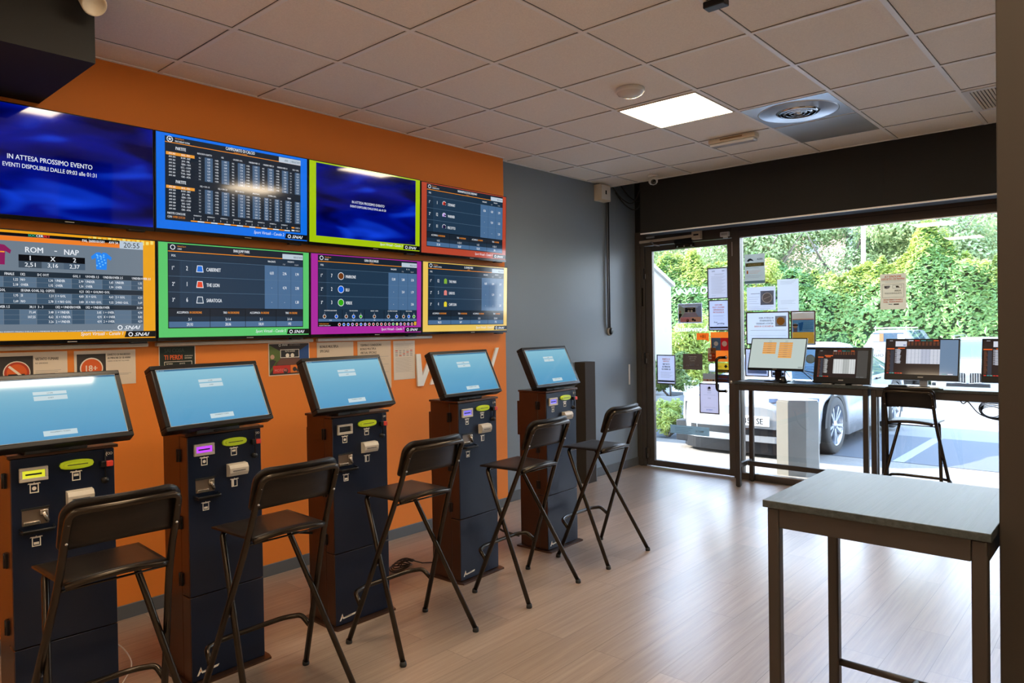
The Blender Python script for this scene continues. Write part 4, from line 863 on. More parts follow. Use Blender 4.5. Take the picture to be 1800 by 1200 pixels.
# ---------------------------------------------------------------- computers on the window desks
def mon(x, y, z, yaw, tilt, w, h, label, fn, bz, chin, th, stand, name='computer_monitor', cat='monitor'):
    t = empty(name, (x, y, 1.0), yaw, label, cat)
    Rm = Matrix.Translation((0, 0, z-1.0)) @ Matrix.Rotation(-tilt, 4, 'X')
    b = MB(); b.T = Rm; b.use(M['blk'])
    b.box((-w/2, .0, 0), (w/2, th, chin), .003); b.box((-w/2, 0, h-bz), (w/2, th, h), .002); b.box((-w/2, 0, chin), (-w/2+bz, th, h-bz), .002); b.box((w/2-bz, 0, chin), (w/2, th, h-bz), .002); b.box((-w/2+bz, .006, chin), (w/2-bz, th, h-bz))
    b.use(M['greyplastic']).box((-.02, -.0006, chin*.45), (.02, 0, chin*.62)); b.build('bezel', None, t)
    c = Canvas((0, 0, 0), (1, 0, 0), (0, 0, 1), w-2*bz, h-bz-chin, 160, 90, .0003); fn(c); g = c.build('display', t)
    g.location = Rm @ Vector((-w/2+bz, .004, chin)); g.rotation_euler = (-tilt, 0, 0)
    if stand == 'round':
        b = MB(); b.use(M['blk']).lathe([(0, .016), (.06, .015), (.115, .008), (.12, 0), (0, 0)], (0, .06, 0.0), 28); b.build('stand_base', None, t)
        b = MB(); b.use(M['blk']).box((-.03, .07, .01), (.03, .10, .22), .006); b.build('stand_neck', None, t)
    elif stand == 'foot':
        b = MB(); b.use(M['white']).box((-.13, -.02, 0), (.10, .14, .012), .004); b.build('stand_base', None, t)
        b = MB(); b.use(M['greyplastic']).box((-.02, .06, .01), (.04, .09, .2), .004); b.build('stand_neck', None, t)
    else:
        b = MB(); b.use(M['blk']).box((-.16, .04, 0), (.16, .16, .012), .004); b.box((-.03, .08, .01), (.03, .11, .2), .004); b.use(M['steel'])
        for q in (-.16, -.05, .09): b.box((q, .0, 0), (q+.09, .03, .009), .002)
        b.build('stand_base', None, t)
    return t
def odds_ui(c, wide):
    bg_ = scr('#2d2422'); d2 = scr('#3a3c46'); wh = scr('#d8dcdc' if not wide else '#d3d8e6'); gr = scr('#6d7274' if not wide else '#8796ad'); o_ = scr('#e0632c'); cy = scr('#3f8f96'); rd = scr('#cf3b30')
    c.rect(0, 0, 160, 90, bg_, 0)
    x0, x1 = (46, 121) if wide else (52, 122)
    c.rect(121 if wide else 127, 0, 160, 90, scr('#6f88a4') if wide else scr('#4a4845'), 1)
    for i, m in enumerate((wh, rd, cy, scr('#2f6a58'), o_)): c.rect(50+14*i, .6, 61+14*i, 3, m, 2)
    c.text('SNAI', 6, 3.2, 2, wh, 'l', 1.2, .03, .2)
    for r in range(3):
        for i in range(9): c.rect(48+8.2*i, 5.5+3.4*r, 53+8.2*i, 6.6+3.4*r, scr('#9a5a38'), 2)
    if wide: c.rect(20, 3.5, 46, 17.5, wh, 2); c.rect(38, 12.5, 44, 14.5, scr('#3452a0'), 3)
    else: c.rect(22, 16.5, 49, 19.5, o_, 2)
    c.rect(0, 22, 18, 25, o_, 2); c.rect(26, 21, 42, 23.2, o_, 2)
    c.rect(9, 27, 17.5, 88, d2, 1)
    for i in range(18): c.rect(1.5, 29+3.1*i, 6.5+(i*5) % 4, 29.9+3.1*i, scr('#8a5236'), 2)
    n = 11; ya, yb = (24, 62) if wide else (29, 77)
    c.rect(x0, ya, x1, yb, wh, 2); c.rect(x0+(x1-x0)*.43, ya, x0+(x1-x0)*.72, yb, scr('#b4b9b8' if not wide else '#bcc3d8'), 3)
    for i in range(n):
        y = ya+(yb-ya)*i/n; c.rect(x0, y, x1, y+.35, scr('#9aa09e'), 4); c.rect(20, y+.6, 31+(i*3) % 4, y+1.7, wh, 2); c.rect(24, y+2.1, 32, y+3, wh, 2)
        for j in range(9): c.rect(x0+1.6+(x1-x0)*j/9, y+1.3, x0+4+(x1-x0)*j/9, y+2.4, gr, 5)
    for i, m in enumerate((rd, cy, scr('#68a59c'), rd, rd, o_)): c.rect(2+6.2*i, 86.4, 6.8+6.2*i, 88.6, m, 3)
    c.rect(126, 86.4, 136, 88.4, cy if wide else gr, 3); c.rect(139, 86.4, 150, 88.4, gr if not wide else wh, 3)
def list_ui(c):
    bg_ = scr('#bccac6'); c.rect(0, 0, 160, 90, bg_, 0); o1 = scr('#d98a2e'); o2 = scr('#e8a855')
    for k, (x, n) in enumerate(((36, 6), (84, 8))):
        for i in range(n): c.rect(x, 11+6*i, x+39, 13.4+6*i, o1, 1); c.rect(x, 13.4+6*i, x+39, 16+6*i, o2, 1); c.rect(x+14, 12+6*i, x+25, 12.9+6*i, scr('#8a5c2a'), 2)
        c.rect(x+16, 6, x+24, 7.4, scr('#8b9a97'), 1)
    c.rect(146, 84, 158, 88, scr('#97a4a3'), 1)
mon(1.561, 5.46, 1.108, -.038, .345, .53, .314, 'slim monitor with orange list on a pale screen, nearest the glass door', list_ui, .008, .020, .025, 'round')
mon(2.16, 5.40, 1.014, -.019, .244, .47, .32, 'thick-framed all-in-one computer showing an odds page on the left window desk', lambda c: odds_ui(c, False), .028, .052, .05, 'bar')
mon(2.762, 5.45, 1.061, .0, .22, .540, .345, 'wide monitor with blue-grey sidebar behind the stool at the window', lambda c: odds_ui(c, True), .010, .046, .035, 'foot')
mon(3.45, 5.45, 1.061, .0, .22, .540, .345, 'wide monitor half hidden behind the dark pillar', lambda c: odds_ui(c, True), .010, .046, .035, 'foot')
t = empty('barcode_scanner', (1.665, 5.395, 1.0), .2, 'small black domed scanner with bright tip by the first monitor stand', 'scanner')
b = MB(); b.use(M['blk']).lathe([(0, 0), (.038, 0), (.034, .02), (.022, .05), (.01, .06), (0, .062)], (0, 0, 0.0), 20); b.build('body', None, t)
b = MB(); b.use(M['chrome']).lathe([(0, 0), (.012, 0), (.012, .012), (0, .014)], (-.018, -.022, .025), 12); b.build('tip', None, t)
# papers and keyboard-like tray under the wide monitor
t = empty('document_tray', (2.75, 5.333, 1.0), 0, 'white tray of papers on the desk under the wide monitor', 'tray')
b = MB(); b.use(M['white']).box((-.05, .01, 0.0), (.16, .085, .014), .003, Matrix.Rotation(.05, 3, 'Z')); b.build('tray', None, t)
b = MB(); b.use(M['blk']).box((.06, -.02, .0), (.20, -.008, .008), .002, Matrix.Rotation(.25, 3, 'Z')); b.build('pen', None, t)
b = MB(); b.use(M['blk']).box((-.045, .012, .014), (.10, .03, .019), .001, Matrix.Rotation(.1, 3, 'Z')); b.build('clip', None, t)
t = empty('keypad', (2.60, 5.42, 1.0), .05, 'small dark keypad on the desk below the wide monitor', 'keypad')
b = MB(); b.use(M['blk']).box((-.07, 0, 0), (.07, .06, .016), .003); b.build('case', None, t)
b = MB(); b.use(M['greyplastic'])
for i in range(7):
    for j in range(3): b.box((-.06+.018*i, .008+.016*j, .016), (-.048+.018*i, .019+.016*j, .019))
tag(b.build('keys', None, t), kind='stuff')
# cables
def cab(name, pts, r, label, m='cable', fr=.05, group=None):
    b = MB(); b.use(M[m]).tube(fillet(pts, fr), r, 8); return tag(b.build(name), label, 'cable', group)
cab('monitor_cable', [(1.62, 5.53, 1.12), (1.68, 5.56, 1.02), (1.72, 5.58, 1.004), (1.80, 5.60, 1.004)], .003, 'thin black cable drooping behind the first monitor, nearest its stand', group='cables behind the first monitor')
cab('monitor_cable', [(1.66, 5.52, 1.13), (1.78, 5.56, 1.10), (1.86, 5.58, 1.02), (1.86, 5.60, 1.004)], .0035, 'black cable arching down onto the desk between the two left monitors', group='cables behind the first monitor')
cab('monitor_cable', [(1.70, 5.53, 1.13), (1.85, 5.58, 1.09), (1.98, 5.6, 1.07), (2.06, 5.56, 1.03)], .0035, 'black cable stretched highest toward the all-in-one computer', group='cables behind the first monitor')
cab('monitor_cable', [(1.80, 5.50, 1.12), (1.86, 5.55, 1.06), (1.95, 5.57, 1.02), (2.04, 5.56, 1.004)], .003, 'white cable curving down between the two left monitors', 'cablew')
# loop of cables hanging under the right desk
t = empty('cable_bundle', (3.24, 5.50, .80), 0, 'tangled loops of black cable hanging under the right window desk', 'cables')
for k in range(6):
    b = MB(); b.use(M['cable']); rr = .055+.012*k
    b.tube([(rr*math.cos(a)*1.15+.01*k, .02*math.sin(2*a+k)+.004*k, .03+rr*.75*math.sin(a)+.004*k) for a in [2*math.pi*i/26 for i in range(26)]], .0035, 6, closed=True); b.build('loop', None, t)
b = MB(); b.use(M['cable']).tube(fillet([(-.22, .02, .12), (-.19, .02, .07), (-.16, .0, .11), (-.08, 0, .0), (.04, 0, -.03), (.10, 0, .03), (.12, .0, .13)], .05), .004, 8); b.build('hanging_lead', None, t)
b = MB(); b.use(M['cable']).tube(fillet([(.12, 0, .12), (.13, 0, .0), (.10, .0, -.06), (.09, 0, -.10)], .03), .006, 8); b.box((.10, -.012, -.05), (.13, .012, .0), .004); b.build('plug', None, t)
# cables behind the terminals
cab('power_cable', [(.62, 1.60, .42), (.55, 1.64, .22), (.50, 1.72, .02), (.52, 1.76, .008)], .004, 'black power cable slanting down to the coil behind the middle stool')
cab('thin_white_cable', [(.60, 1.58, .45), (.56, 1.60, .25), (.50, 1.62, .10), (.42, 1.66, .01)], .002, 'thin white wire hanging behind the middle stool', 'cablew')
t = empty('coiled_cable', (.55, 1.82, 0), 0, 'small coil of black cable lying on the floor between two terminals', 'cable')
for k in range(5):
    b = MB(); b.use(M['cable']); n = 22
    b.tube([((.045+.006*k)*math.cos(a)*(1.0), (.075-.008*k)*math.sin(a)*1.1+.01*k, .012+.006*k+.008*math.sin(a*2+k)+(.03 if k > 2 else 0)*max(0, math.cos(a))) for a in [2*math.pi*i/n for i in range(n)]], .004, 6, closed=True); b.build('loop', None, t)
b = MB(); b.use(M['cable']).tube([(.0, .0, .015), (.0, .02, .05), (.01, .06, .05), (.03, .16, .006), (.1, .24, .006)], .004, 6); b.build('tail', None, t)
cab('power_cable', [(.5, 2.62, .32), (.55, 2.64, .16), (.66, 2.66, .08), (.80, 2.70, .06)], .008, 'thick black cable curving behind the farthest terminal')
cab('power_cable', [(.78, .62, .55), (.75, .72, .50), (.76, .85, .50), (.80, 1.02, .46)], .007, 'black cable bundle strung behind the second and third terminals')
cab('thin_white_cable', [(.75, .01, .22), (.70, .10, .14), (.72, .14, .05), (.80, .05, .008)], .003, 'thin pale wire curling near the floor beside the nearest terminal', 'cablew')

# ---------------------------------------------------------------- notices on the glass
THIN[0] = True; KW = ink('#e6dccb'); K1 = ink('#2b2a2a'); K2 = ink('#3c3936')
THIN[0] = True
def gsheet(name, x0, z0, x1, z1, label, cat, fn, paper='#d5d3d8', frame=None, y=5.7365, mir=False, thick=.0012, clear=False):
    w, h = x1-x0, z1-z0
    t = empty(name, (x0, y, z0), 0, label, cat)
    if not clear:
        b = MB(); b.use(ink(paper)).face([(0, -thick, 0), (w, -thick, 0), (w, -thick, h), (0, -thick, h)]); b.build('sheet', None, t, fixn=False)
    if frame:
        b = MB(); b.use(frame); f = .011
        for a in ((0, 0, w, f), (0, h-f, w, h), (0, f, f, h-f), (w-f, f, w, h-f)): b.box((a[0], -.005, a[1]), (a[2], 0, a[3]), .001)
        b.build('frame', None, t)
    c = Canvas((0, -thick-.0002, 0), (1, 0, 0), (0, 0, 1), w, h, 100, 100*h/w, .0002); fn(c); c.build('print', t)
    return t
FRB = mat('dark_snap_frame', (.10, .10, .12), .4); LI = ink('#8f8f98'); OG = ink('#d8743a'); DG = ink('#30323c'); WS = ink('#e9ecec')
def g_doc(c): c.text('AAMS', 22, 18, 5, DG, 'l', .8, .03, k=2); c.text('ADM', 70, 18, 5, DG, 'l', .8, .03, k=2); lines(c, 34, 80, 28, 32, 2, LI, 1); lines(c, 18, 86, 40, 115, 16, LI, .9); lines(c, 20, 40, 126, 128, 1, LI, 1)
def g_dip(c):
    for i, s in enumerate(('GIOCARE', "PUO' CAUSARE", 'DIPENDENZA', 'PATOLOGICA')): c.text(s, 50, 27+11.5*i, 8, OG, 'c', .75, .05, k=2)
    lines(c, 22, 80, 72, 76, 2, LI, 1); lines(c, 22, 80, 84, 92, 2, LI, .8); c.text('Stop', 35, 106, 7, DG, 'c', 1, .03, .3, 2); c.text('gambling', 60, 112, 7, DG, 'c', 1, .04, .2, 2); c.rect(6, 124, 94, 132, DG, 1); lines(c, 30, 70, 118, 119, 1, LI, .8)
def g_divieto(c):
    c.text('DIVIETO DI', 50, 24, 7, OG, 'c', .8, .05, k=2); c.text('GIOCO E', 50, 35, 7, OG, 'c', .8, .05, k=2)
    for i, s in enumerate(('VIETATO', 'AI MINORI', 'DI ANNI 18')): c.text(s, 50, 49+12*i, 8, DG, 'c', .8, .05, k=2)
    lines(c, 20, 84, 82, 108, 6, LI, 1); c.rect(6, 122, 94, 130, DG, 1)
def g_qr(c):
    c.disc(50, 22, 7, DG, 1, 16); c.rect(40, 24, 60, 29, ink('#d5cfda'), 2); c.text('PYPA', 50, 37, 6, DG, 'c', .8, .04, k=2); lines(c, 40, 60, 42, 46, 2, LI, .9); lines(c, 20, 80, 54, 55, 1, LI, .8); c.text('PAGA', 50, 72, 5, LI, 'c', .8, .03, k=2)
    lines(c, 22, 80, 112, 113, 1, LI, .9); c.text('SATISPAY', 50, 127, 6, ink('#5673c0'), 'c', .9, .04, k=2)
gsheet('framed_notice', .768, 1.800, .994, 2.118, 'dark-framed white document, uppermost notice on the glass door', 'notice', g_doc, '#c9c7d2', FRB)
gsheet('framed_notice', .776, 1.477, .997, 1.790, 'dark-framed notice with orange GIOCARE PUÒ CAUSARE DIPENDENZA heading on the door', 'notice', g_dip, '#c4c8e0', FRB)
gsheet('framed_notice', .166, .905, .392, 1.222, 'dark-framed age notice low on the hinge side of the glass door', 'notice', g_divieto, '#c9cbe0', FRB)
gsheet('framed_notice', .664, .620, .884, .934, 'brown-framed lilac payment notice with blue wording, lowest framed sheet on the door', 'notice', g_qr, '#cbc3d4', M['bronze'])
gsheet('betting_sticker', .428, 1.556, .706, 1.765, 'grey-blue betting sticker with two white circles on the door glass', 'sticker', lambda c: p_virt(c, 1, True), '#e4e6ec')
gsheet('age_sticker', .640, 1.382, .776, 1.452, 'orange 18+ speech-bubble sticker on the door glass', 'sticker', lambda c: (c.text('18+', 50, 38, 26, ink('#8a4a1a'), 'c', .9, .04, k=2, mirror=True), c.poly([(70, 50), (100, 64), (100, 50)], ink('#ec6a20'), 1)), '#ec6a20')
def g_sky(c):
    c.text('A questa attivita', 50, 16, 5.5, WS, 'c', .8, .02, k=2); c.text('sono in onda', 50, 25, 5.5, WS, 'c', .8, .02, k=2); c.text('le partite', 50, 34, 5.5, WS, 'c', .8, .02, k=2); c.text('sky', 16, 56, 10, LI, 'l', .9, .04, k=2); c.rect(34, 47, 60, 58, LI, 1); c.text('wi-fi', 64, 56, 8, LI, 'l', .8, .03, k=2)
gsheet('brown_sticker', .479, 1.070, .702, 1.236, 'dark brown sticker with pale wording near the middle of the glass door', 'sticker', g_sky, '#4a3a30')
gsheet('small_red_sticker', .764, 1.158, .853, 1.300, 'small brown and red upright sticker left of the door handle', 'sticker', lambda c: (c.rect(6, 65, 94, 150, ink('#a04028'), 1), c.disc(50, 28, 10, ink('#5f4430'), 1), c.rect(15, 75, 45, 100, WS, 2), c.rect(15, 112, 45, 130, WS, 2), c.rect(55, 82, 85, 100, ink('#d8693a'), 2)), '#8a6a50', y=5.7355)
gsheet('picture_sticker', .795, 1.16, .993, 1.462, 'orange promotional sticker with blue and red pictures above the door handle', 'sticker', lambda c: (c.rect(4, 30, 55, 95, ink('#4a78b8'), 1), c.rect(55, 30, 98, 95, ink('#b8304a'), 1), c.disc(76, 60, 14, WS, 2), c.disc(30, 60, 12, WS, 2), c.disc(22, 80, 8, ink('#8fb8d8'), 2)), '#ee7a28', y=5.7368)
gsheet('bank_card_sticker', .858, 1.048, .990, 1.146, 'yellow and black BANCOMAT sticker behind the door handle', 'sticker', lambda c: (c.rect(0, 50, 100, 74, DG, 1), c.text('BANCOMAT', 50, 69, 13, ink('#d8b020'), 'c', .8, .05, k=2), c.poly([(60, 25), (75, 10), (90, 25), (75, 40)], DG, 1), c.text('PAGO', 22, 34, 14, ink('#8a7020'), 'c', .7, .03, k=2)), '#c9a52a')
gsheet('card_logo_sticker', .860, .945, .990, 1.030, 'dark sticker with small card logos under the yellow sticker', 'sticker', lambda c: (c.rect(12, 10, 88, 30, ink('#7a4a50'), 1), c.rect(12, 38, 88, 56, ink('#6a4438'), 1)), '#2c2c38')
gsheet('grey_logo_sticker', .704, .952, .850, 1.036, 'wide grey-brown sticker with a row of logos beside the door handle', 'sticker', lambda c: (c.rect(0, 40, 100, 57, ink('#c9a890'), 1), c.disc(35, 48, 6, ink('#a84a3a'), 2), c.disc(60, 48, 6, ink('#b08a4a'), 2), c.disc(80, 48, 6, DG, 2)), '#77716a')
gsheet('blue_grey_door_sign', .321, .385, .769, .476, 'wide blue-grey translucent sign low across the glass door', 'sign', lambda c: (lines(c, 12, 58, 5, 17, 4, ink('#4f6066'), .9), c.ring(68, 11, 3.5, 2.4, ink('#a8b6ba'), 1), c.rect(76, 9, 86, 13, ink('#a8b6ba'), 1)), '#7d9298')
# lettering cut directly into white film
def glet(label, x0, z0, w, h, fn):
    t = empty('window_lettering', (x0, 5.7365, z0), 0, label, 'lettering')
    c = Canvas((0, 0, 0), (1, 0, 0), (0, 0, 1), w, h, 100, 100*h/w, .0002); fn(c); c.build('letters', t)
FW = MATS.setdefault('white_film', ink('#f4f8f8').copy()); FW.node_tree.nodes['Mix Shader'].inputs[0].default_value = .85
glet('white mirrored SNAI lettering with a ring, high on the door glass', .39, 1.85, .38, .10, lambda c: snai(c, 98, 23, 17, FW, 1, mirror=True))
glet('white mirrored benvenuti lettering across the middle of the door glass', .38, 1.462, .38, .07, lambda c: c.text('benvenuti', 98, 16, 14, FW, 'l', k=1, bold=.03, mirror=True, width=94))
glet('white mirrored lettering above the terracotta pot on the door glass', .45, .80, .20, .17, lambda c: (c.text('snai', 98, 60, 40, FW, 'l', .9, .04, .2, 1, mirror=True), c.text('aperto tutti', 90, 12, 8, FW, 'l', .9, .02, 0, 1, mirror=True)))
glet('white mirrored opening lettering above the blue-grey door sign', .44, .50, .32, .12, lambda c: (c.text('Gioca con', 94, 12, 9, FW, 'l', .9, .02, 0, 1, mirror=True), c.text('S', 60, 34, 15, FW, 'l', .9, .04, 0, 1, mirror=True)))
# window notices
def g_area(c):
    c.poly([(12, 32), (20, 22), (30, 20), (40, 26), (46, 34), (38, 32), (28, 30), (20, 36)], DG, 1); c.text('AREA', 90, 30, 9, DG, 'l', .9, .02, k=2, mirror=True); c.rect(5, 42, 96, 60, ink('#6f6a44'), 1); c.text('VIDEOSORVEGLIATA', 50, 56, 9, ink('#c8c290'), 'c', .55, .03, k=2, mirror=True)
    lines(c, 10, 70, 66, 68, 1, DG, .9); c.rect(10, 78, 18, 94, OG, 1); lines(c, 24, 80, 80, 92, 3, OG, .9); lines(c, 10, 90, 102, 112, 3, LI, 1.2); c.rect(0, 128, 100, 140, ink('#7d98a0'), 1)
gsheet('surveillance_notice', 1.166, 1.933, 1.371, 2.226, 'grey AREA surveillance notice in the top left corner of the big window', 'notice', g_area, '#a8aba4')
def g_smk(c): c.rect(48, 14, 94, 62, ink('#7d8088'), 1); c.ring(71, 38, 18, 15, WS, 2, 24); c.disc(71, 38, 14, ink('#9a9da3'), 2, 20); c.line(60, 42, 82, 33, 2, WS, 3); lines(c, 14, 46, 22, 24, 1, DG, 1.3); lines(c, 6, 44, 34, 56, 4, LI, .8); lines(c, 6, 92, 68, 74, 2, LI, .8)
gsheet('white_notice', 1.186, 1.672, 1.472, 1.900, 'white sheet with a grey no-smoking roundel stuck on the window', 'notice', g_smk, '#cfd3e0')
gsheet('plain_white_notice', 1.490, 1.655, 1.692, 1.962, 'white upright sheet on the window right of the roundel sheet', 'notice', lambda c: (lines(c, 14, 86, 10, 22, 3, LI, .9), lines(c, 14, 86, 100, 116, 4, LI, .7), lines(c, 8, 50, 138, 140, 1, LI, .9)), '#d3d6dc')
def g_coin(c):
    c.rect(68, 10, 93, 34, ink('#96989c'), 1); c.disc(80.5, 22, 9.5, ink('#e8dcc0'), 2, 22); c.disc(80.5, 22, 8, ink('#d09a50'), 3, 22); c.ring(80.5, 22, 9, 8, ink('#b08040'), 4)
    for i, (s, m_) in enumerate((('IN QUESTA AREA', ink('#55585e')), ("E' SEVERAMENTE", ink('#55585e')), ("VIETATO L'INGRESSO", ink('#55585e')), ('AI MINORI DI 18 ANNI', OG))): c.text(s, 64, 16+6.4*i, 4.0, m_, 'l', k=2, bold=.03, mirror=True, width=(34, 32, 40, 44)[i])
    lines(c, 10, 92, 42, 44, 1, LI, .7); lines(c, 10, 92, 54, 66, 3, ink('#b8bcc4'), .6)
gsheet('framed_window_notice', 1.176, 1.336, 1.602, 1.656, 'brown-framed landscape notice with an orange disc on the window', 'notice', g_coin, '#d2d8e2', M['bronze'])
def g_col(c):
    c.rect(6, 8, 94, 36, ink('#d8d2cc'), 1); c.rect(6, 36, 94, 88, ink('#5f8fb4'), 1); c.rect(6, 88, 94, 134, ink('#dcae48'), 1); c.rect(6, 34, 94, 37, OG, 2); lines(c, 45, 90, 44, 72, 6, ink('#9cc0cc'), 1.2); c.disc(18, 62, 10, ink('#c9a080'), 2); c.rect(8, 56, 30, 62, ink('#3a3438'), 3); c.rect(11, 72, 26, 88, ink('#8a7890'), 2)
    c.poly([(30, 50), (52, 46), (46, 78), (36, 86)], ink('#3a7fc0'), 2); lines(c, 48, 92, 78, 82, 2, WS, 1.4)
gsheet('coloured_framed_poster', 1.616, 1.336, 1.844, 1.656, 'brown-framed blue and yellow cartoon-style poster on the window', 'poster', g_col, '#d8d4cc', M['bronze'])
gsheet('coin_poster', 1.62, 1.01, 1.90, 1.315, 'blue poster with a pale round emblem between the two left monitors', 'poster', lambda c: (c.rect(0, 0, 100, 8, DG, 1), c.disc(62, 40, 15, ink('#d8c49a'), 2), c.ring(62, 40, 15, 13, ink('#b89a60'), 3), lines(c, 10, 92, 66, 100, 6, ink('#9fb8cc'), 1.4)), '#7fa3c4')
gsheet('small_framed_notice', 1.16, 1.02, 1.40, 1.30, 'brown-framed small notice behind the first monitor', 'notice', lambda c: (lines(c, 12, 88, 20, 60, 6, LI, 1), c.rect(10, 84, 90, 104, ink('#8a93a8'), 1)), '#c8cce0', M['bronze'])
gsheet('small_white_notice', 1.42, 1.02, 1.56, 1.25, 'narrow framed white notice just right of the first monitor stand', 'notice', lambda c: (lines(c, 12, 88, 20, 120, 8, LI, 1), c.rect(10, 130, 90, 150, DG, 1)), '#c8ccd8', M['bronze'])
def g_att(c):
    r1 = ink('#c8502a'); g1 = ink('#4a4238')
    c.text('ATTENZIONE', 50, 16, 9, r1, 'c', k=2, bold=.05, width=64); c.text('DISPOSITIVO ANTIRAPINA', 50, 26, 8, r1, 'c', k=2, bold=.05, width=90); c.rect(5, 28.5, 95, 29.5, g1, 1); lines(c, 20, 82, 33, 37, 2, LI, .9)
    c.frame(8, 44, 92, 101, 1.1, g1, 1); c.frame(48, 49, 84, 62, 1, g1, 2); c.poly([(60, 52), (70, 52), (76, 59), (62, 59)], g1, 2); c.poly([(16, 50), (40, 50), (36, 60), (24, 64), (16, 60)], LI, 1); c.disc(22, 56, 3, g1, 2)
    c.text('AREA', 68, 76, 8, g1, 'c', .9, .03, k=2); c.text('VIDEOSORVEGLIATA', 50, 86, 6.5, g1, 'c', k=2, bold=.02, width=66)
    c.text('NON DISATTIVABILE', 50, 113, 6.5, r1, 'c', k=2, bold=.05, width=74); c.text('DAL PERSONALE', 50, 122, 6.5, r1, 'c', k=2, bold=.05, width=74); c.rect(52, 127, 72, 132, g1, 1); c.rect(32, 128, 46, 131, LI, 1)
gsheet('warning_notice', 2.397, 1.648, 2.602, 1.957, 'beige and red ATTENZIONE warning notice alone on the window glass', 'notice', g_att, '#c9b798')

THIN[0] = False; KW = ink('#e6dccb'); K1 = ink('#2b2a2a'); K2 = ink('#3c3936'); LI = ink('#8f8f98')
# ---------------------------------------------------------------- outdoors: ground
b = MB(); b.use(M['gravel']).box((-12, YF+.06, -.14), (14, 7.66, -.02)); tag(b.build('sidewalk'), kind='structure')
b = MB(); b.use(M['asphalt']); b.face([(-12, 7.66, -.03), (14, 7.66, -.03), (14, 9.8, -.03), (-12, 9.8, -.03)]); b.box((-12, 7.64, -.2), (14, 7.66, -.02)); tag(b.build('parking_surface'), kind='structure')
b = MB(); b.use(M['road'])
b.grid(lambda u, v: (-60+120*u, 9.8+60*v, -.03-.60*min(1, max(0, (60*v)/10.5))), 12, 60); tag(b.build('road'), kind='structure')
b = MB(); b.use(mat('road_paint', (.16, .16, .155), .7)).box((2.0, 7.7, -.032), (2.12, 9.75, -.026)); tag(b.build('parking_line'), 'white painted line on the dark parking asphalt', 'road marking')
# concrete bollard post: eight-sided
t = empty('bollard', (1.46, 6.33, -.02), 0, 'stout pale concrete post standing on the pavement outside the window', 'bollard')
b = MB(); b.use(M['concrete'])
oc = [(-.19, -.09), (-.06, -.12), (.10, -.06), (.19, .04), (.17, .12), (.03, .15), (-.12, .12), (-.20, .03)]
b.prism(oc, 0, .755); b.build('shaft', None, t)
b = MB(); b.use(M['concrete']).prism([(x*.94, y*.94) for x, y in oc], .755, .772); b.build('cap', None, t)

